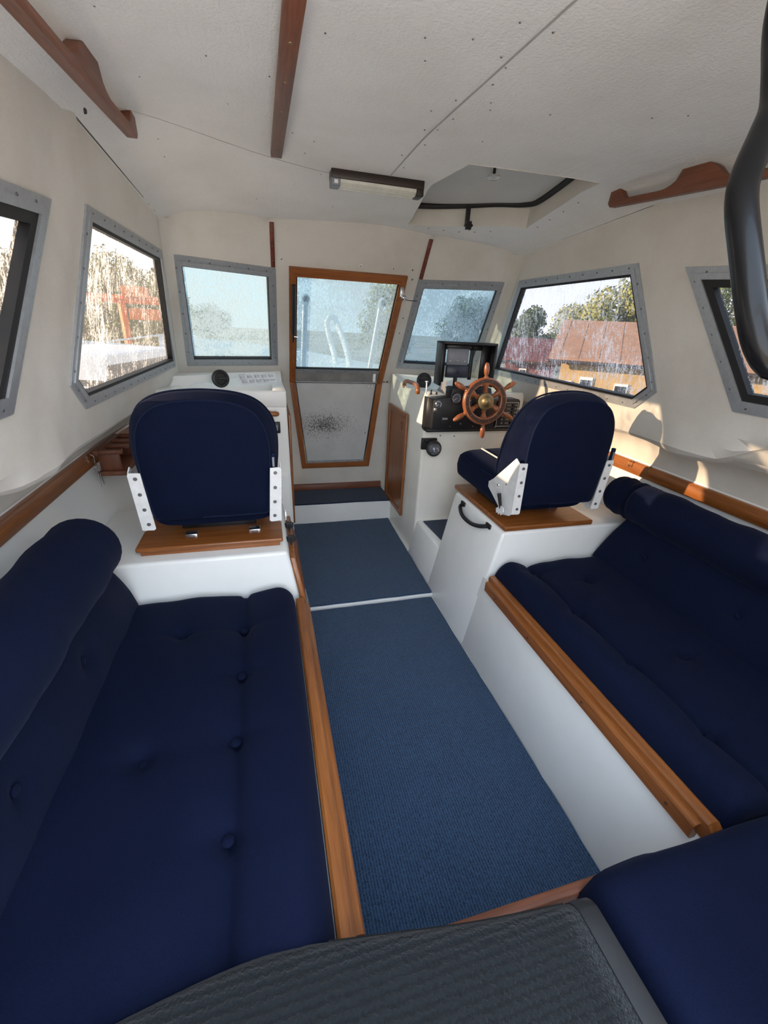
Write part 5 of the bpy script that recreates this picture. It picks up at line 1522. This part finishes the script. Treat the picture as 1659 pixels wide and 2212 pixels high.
# ---- brown-roofed shed on the steering side
def mm(name, col, rough=0.8): return simple(name, col, rough, nscale=3, namt=0.15)
M['roofbrown'] = mm('roof_brown', (0.30, 0.17, 0.10)); M['ochre'] = mm('ochre_boards', (0.42, 0.30, 0.13)); M['redboards'] = mm('red_boards', (0.13, 0.04, 0.035))
M['orange'] = mm('orange_paint', (0.75, 0.17, 0.03), 0.5); M['tarp'] = mm('pale_tarpaulin', (0.62, 0.66, 0.66), 0.6); M['darkglass'] = mm('dark_glass', (0.02, 0.025, 0.03), 0.15)
M['eave'] = mm('dark_eave', (0.03, 0.022, 0.02))
def dir2(x): 
    d = ray(x, 760); return Vector((d.x, d.y, 0)).normalized()
def zpix(x, y, dist):
    d = ray(x, y); return CAM.z + d.z / sqrt(d.x * d.x + d.y * d.y) * dist
def house(name, x_l, x_r, dist_l, dist_r, eave_z, ridge_z, wall, roof, label, windows):
    """gable house; long wall runs between two bearings at given distances"""
    A = CAM + dir2(x_l) * dist_l; B = CAM + dir2(x_r) * dist_r
    A.z = B.z = GZ; u = (B - A); L = u.length; u.normalize(); n = Vector((-u.y, u.x, 0))
    if n.dot(A - CAM) < 0: n = -n
    D = 7.0
    h = thing(name, A.lerp(B, 0.5), label, 'building')
    P = [A, B, B + n * D, A + n * D]
    top = [p + Vector((0, 0, eave_z - GZ)) for p in P]
    V = [*P, *top, A + n * D / 2 + Vector((0, 0, ridge_z - 0.15 - GZ)), B + n * D / 2 + Vector((0, 0, ridge_z - 0.15 - GZ))]
    mesh_obj('wall', V, [(0, 1, 5, 4), (1, 2, 6, 9, 5), (2, 3, 7, 6), (3, 0, 4, 8, 7)], wall, h)
    o1 = -n * 0.5 - u * 0.5; 
    ra, rb = A + n * D / 2 - u * 0.5, B + n * D / 2 + u * 0.5
    for sgn in (0, 1):
        e0 = (A - n * 0.6 - u * 0.5) if sgn == 0 else (A + n * (D + 0.6) - u * 0.5)
        e1 = e0 + u * (L + 1.0)
        sl = (ridge_z - eave_z) / (D / 2) * 0.6
        q = [Vector((e0.x, e0.y, eave_z - sl)), Vector((e1.x, e1.y, eave_z - sl)), Vector((rb.x, rb.y, ridge_z)), Vector((ra.x, ra.y, ridge_z))]
        prism('roof_slope', q, (0, 0, 0.12), roof, h)
        if sgn == 0:
            for k in range(11):
                a = q[0].lerp(q[1], (k + 0.5) / 11); b = q[3].lerp(q[2], (k + 0.5) / 11)
                tube('roof_seam', [a + Vector((0, 0, 0.13)), b + Vector((0, 0, 0.13))], 0.012, roof, h, 4)
            tube('gutter', [q[0] + Vector((0, 0, -0.03)), q[1] + Vector((0, 0, -0.03))], 0.07, M['eave'], h, 6)
    for (t0, t1, z0, z1) in windows:
        a = A + u * L * t0 - n * 0.02; b = A + u * L * t1 - n * 0.02
        q = [Vector((a.x, a.y, z0)), Vector((b.x, b.y, z0)), Vector((b.x, b.y, z1)), Vector((a.x, a.y, z1))]
        w = prism('window', q, -n * 0.06, M['whitemetal'], h)
        c = sum(q, Vector()) / 4
        prism('pane', [c + (v - c) * 0.84 - n * 0.065 for v in q], -n * 0.01, M['darkglass'], w)
    return h
def persp(c, half, dist):
    """bearings c-half..c+half: distances of a straight front standing square to the middle bearing"""
    d = dir2(c); return dist / max(0.2, d.dot(dir2(c - half))), dist / max(0.2, d.dot(dir2(c + half)))
dl, dr = persp(1290, 76, 20.0); _, dr2 = persp(1290, 420, 20.0)
house('brown_roof_shed', 1218, 1700, dl, dr2, zpix(1300, 770, 20.5), zpix(1300, 700, 24.0), M['ochre'], M['roofbrown'], 'low ochre shed with a long brown roof outside the steering-side windows', [(0.03, 0.075, -1.6, -0.35), (0.115, 0.185, -1.6, -0.15), (0.30, 0.37, -1.5, -0.3), (0.5, 0.57, -1.5, -0.3)])
dl, dr = persp(1150, 60, 27.0)
house('dark_red_hut', 1095, 1205, dl, dr, zpix(1150, 775, 27), zpix(1150, 735, 30), M['redboards'], M['redboards'], 'dark red boarded hut beyond the shed', [(0.3, 0.45, -1.4, -0.5)])

# ---- trees
def leaf_mat(name, a, b_):
    m, nt, b, out = nodes(name)
    oi = nt.nodes.new('ShaderNodeNewGeometry'); v = coords(nt)
    f = noise(nt, v, 0.9, 3)
    c = ramp(nt, f, [(0.3, a), (0.7, b_)])
    nt.links.new(c, b.inputs['Base Color']); b.inputs['Roughness'].default_value = 0.7
    b.inputs['Transmission Weight'].default_value = 0.0
    return m
M['leaf1'] = leaf_mat('leaves_olive', (0.06, 0.10, 0.02), (0.16, 0.20, 0.04))
M['leaf2'] = leaf_mat('leaves_yellow', (0.16, 0.18, 0.03), (0.34, 0.33, 0.06))
M['leaf3'] = leaf_mat('leaves_dark', (0.03, 0.06, 0.02), (0.09, 0.13, 0.04))
M['bark'] = mm('bark', (0.12, 0.09, 0.06))
def tree(bearing_px, dist, height, width, lm_, seed, label):
    rnd = random.Random(seed)
    base = CAM + dir2(bearing_px) * dist; base.z = GZ
    t = thing('tree', base, label, 'tree', 'trees around the boatyard')
    tube('trunk', [base, base + Vector((rnd.uniform(-.2, .2), 0, height * 0.35)), base + Vector((rnd.uniform(-.3, .3), rnd.uniform(-.3, .3), height * 0.8))], [0.22, 0.16, 0.05], M['bark'], t, 8)
    V = []; F = []
    blobs = []
    for k in range(34):
        zz = rnd.uniform(0.28, 1.0); rad = width * (1.05 - abs(zz - 0.55) * 1.25)
        a = rnd.uniform(0, 2 * pi); r = rad * sqrt(rnd.random())
        blobs.append((base + Vector((r * cos(a), r * sin(a), height * zz)), width * rnd.uniform(0.22, 0.42)))
    for k in range(9000):
        c, br = blobs[rnd.randrange(len(blobs))]
        d = Vector((rnd.gauss(0, 1), rnd.gauss(0, 1), rnd.gauss(0, 1))).normalized()
        p = c + d * br * rnd.uniform(0.65, 1.05)
        n = (d + Vector((rnd.gauss(0, .5), rnd.gauss(0, .5), rnd.gauss(0, .5)))).normalized()
        u = n.orthogonal().normalized(); w = n.cross(u); s_ = rnd.uniform(0.08, 0.17)
        i = len(V); V += [p - u * s_, p - w * s_ * 0.6, p + u * s_, p + w * s_ * 0.6]; F.append((i, i+1, i+2, i+3))
    me = bpy.data.meshes.new('crown'); me.from_pydata([tuple(v) for v in V], [], F); me.update()
    cr = link('crown', me, M[lm_], t); cr['kind'] = 'stuff'
    return t
def tr(x, dist, ytop, width, mt, seed, label):
    tree(x, dist, zpix(x, ytop, dist) - GZ, width, mt, seed, label)
tr(1245, 50, 660, 3.6, 'leaf2', 1, 'yellow-green tree behind the hut end of the brown roof')
tr(1320, 36, 640, 3.2, 'leaf2', 2, 'broad yellow-green tree rising behind the middle of the brown roof')
tr(1400, 50, 598, 5.0, 'leaf2', 3, 'tall bright tree behind the brown roof, seen beside the window post')
tr(1530, 36, 590, 3.8, 'leaf1', 4, 'olive tree behind the brown roof, seen through the aft window')
tr(1690, 48, 590, 3.6, 'leaf1', 5, 'olive tree behind the far end of the brown-roofed shed')
tr(1130, 44, 680, 2.4, 'leaf3', 6, 'dark tree behind the dark red hut')
tr(1010, 50, 650, 3.2, 'leaf3', 7, 'distant dark tree seen through the windscreen with the wiper')
tr(835, 44, 625, 2.6, 'leaf2', 8, 'yellowing tree seen beyond the foredeck stanchion')
tr(205, 50, 580, 3.4, 'leaf1', 9, 'olive tree beyond the white motor boat')
tr(270, 36, 585, 3.6, 'leaf1', 10, 'bushy olive tree behind the orange boat hoist')
tr(350, 52, 600, 3.4, 'leaf2', 11, 'yellowish tree behind the end of the orange boat hoist')
tr(70, 38, 585, 4.0, 'leaf3', 12, 'dark tree beyond the aft window on the keys side')
tr(-90, 50, 590, 4.0, 'leaf1', 13, 'olive tree at the aft edge of the keys-side window')
tr(460, 95, 668, 4.0, 'leaf3', 14, 'far dark tree seen through the windscreen above the cable tray')

# ---- neighbouring boats and the hoist on the other side
def boat(name, px_, dist, heading, L, label, tarp=False, zoff=0.0):
    c = CAM + dir2(px_) * dist; c.z = GZ + 0.9 + zoff
    R = Matrix.Translation(c) @ Matrix.Rotation(heading, 4, 'Z')
    b = thing(name, (c.x, c.y, GZ), label, 'boat')
    rings = []
    for k in range(15):
        t = k / 14; x = -L / 2 + L * t; w = 1.25 * (1 - max(0, (t - 0.45) / 0.55) ** 2.2); w = max(0.03, w); sh_ = 1.0 + 0.35 * t * t
        keel = 0.0 + 0.75 * max(0, t - 0.7) / 0.3
        rings.append([R @ Vector((x, y * w, z)) for y, z in ((-1, sh_), (-0.96, 0.55 + keel * 0.5), (-0.6, 0.18 + keel * 0.9), (0, keel), (0.6, 0.18 + keel * 0.9), (0.96, 0.55 + keel * 0.5), (1, sh_), (0, sh_ + 0.08))])
    loft('hull', rings, M['whitemetal'], b)
    def cab(nm, x0, x1, w0, w1, z0, z1, rake, mat):
        V = [R @ Vector(p) for p in ((x0, -w0, z0), (x1, -w0 * .85, z0), (x1, w0 * .85, z0), (x0, w0, z0), (x0 + rake * .3, -w1, z1), (x1 - rake, -w1 * .85, z1), (x1 - rake, w1 * .85, z1), (x0 + rake * .3, w1, z1))]
        return hexa(nm, V, mat, b, 0.03, 2)
    if tarp:
        rings = []
        for k in range(9):
            t = k / 8; x = -L / 2 + L * t; w = max(0.1, 1.35 * (1 - max(0, (t - 0.5) / 0.5) ** 2.2)); zt = 2.1 - 0.5 * t
            rings.append([R @ Vector((x, y * w, z)) for y, z in ((-1, 0.8), (-0.98, 1.2), (0, zt), (0.98, 1.2), (1, 0.8))])
        loft('cover', rings, M['tarp'], b, False, False, False)
    else:
        cab('cabin', -L * 0.28, L * 0.22, 0.95, 0.80, 1.1, 1.75, 0.7, M['whitemetal'])
        cab('window_band', -L * 0.27, L * 0.215, 0.93, 0.86, 1.34, 1.62, 0.45, M['darkglass'])
        tube('rail', [R @ Vector(p) for p in ((L * 0.2, -0.9, 1.75), (L * 0.38, -0.55, 1.85), (L * 0.5, 0, 1.9), (L * 0.38, 0.55, 1.85), (L * 0.2, 0.9, 1.75))], 0.02, M['steel'], b, 6)
        tube('rubbing_strake', [R @ Vector((-L / 2 + L * t, -1.27 * (1 - max(0, (t - 0.45) / 0.55) ** 2.2), 0.9 + 0.3 * t * t)) for t in [k / 12 for k in range(12)]], 0.035, M['darkglass'], b, 6)
    for sx in (-0.3, 0.15):
        for sy in (-0.7, 0.7):
            a = R @ Vector((L * sx, sy, 0.25)); tube('cradle_leg', [a, Vector((a.x, a.y, GZ))], 0.06, M['eave'], b, 6)
    return b
boat('motor_boat', 245, 9.0, radians(75), 6.4, 'white motor boat with dark window band parked outside the keys-side window', zoff=0.30)
boat('covered_boat', 330, 16.5, radians(20), 7.0, 'boat under a pale tarpaulin beyond the white motor boat', True, -0.2)
boat('motor_boat', -260, 12.5, radians(100), 6.0, 'white motor boat showing behind the aft keys-side window', zoff=0.20)
boat('covered_boat', 520, 23.0, radians(10), 7.0, 'tarpaulin-covered boat seen through the windscreen above the tray', True, -0.3)
hd = 26.0; ho = CAM + dir2(310) * hd; ho.z = GZ
hs = thing('boat_hoist', ho, 'orange steel boat hoist in front of the trees outside the keys-side window', 'hoist')
hu = Vector((dir2(310).y, -dir2(310).x, 0)); z1 = zpix(310, 648, hd); z2 = zpix(310, 684, hd)
for k in (-0.6, 1.4):
    for d in (0, 2.4):
        a = ho + hu * k + dir2(310) * d; tube('leg', [a, a + Vector((0, 0, z1 - GZ))], 0.16, M['orange'], hs, 4)
for d in (0, 2.4):
    a = ho - hu * 2.2 + dir2(310) * d + Vector((0, 0, z1 - GZ)); tube('cross_beam', [a, a + hu * 4.4], 0.16, M['orange'], hs, 4)
c = ho + hu * 0.1; box('winch_house', (c.x - 0.5, c.y - 0.5, z1 + 0.1), (c.x + 0.5, c.y + 0.5, z1 + 0.55), M['orange'], hs, 0.02)
c = ho + hu * 0.4; box('drive_cab', (c.x - 0.6, c.y - 0.6, z2 - 0.15), (c.x + 0.6, c.y + 0.6, z2 + 0.35), M['orange'], hs, 0.02)
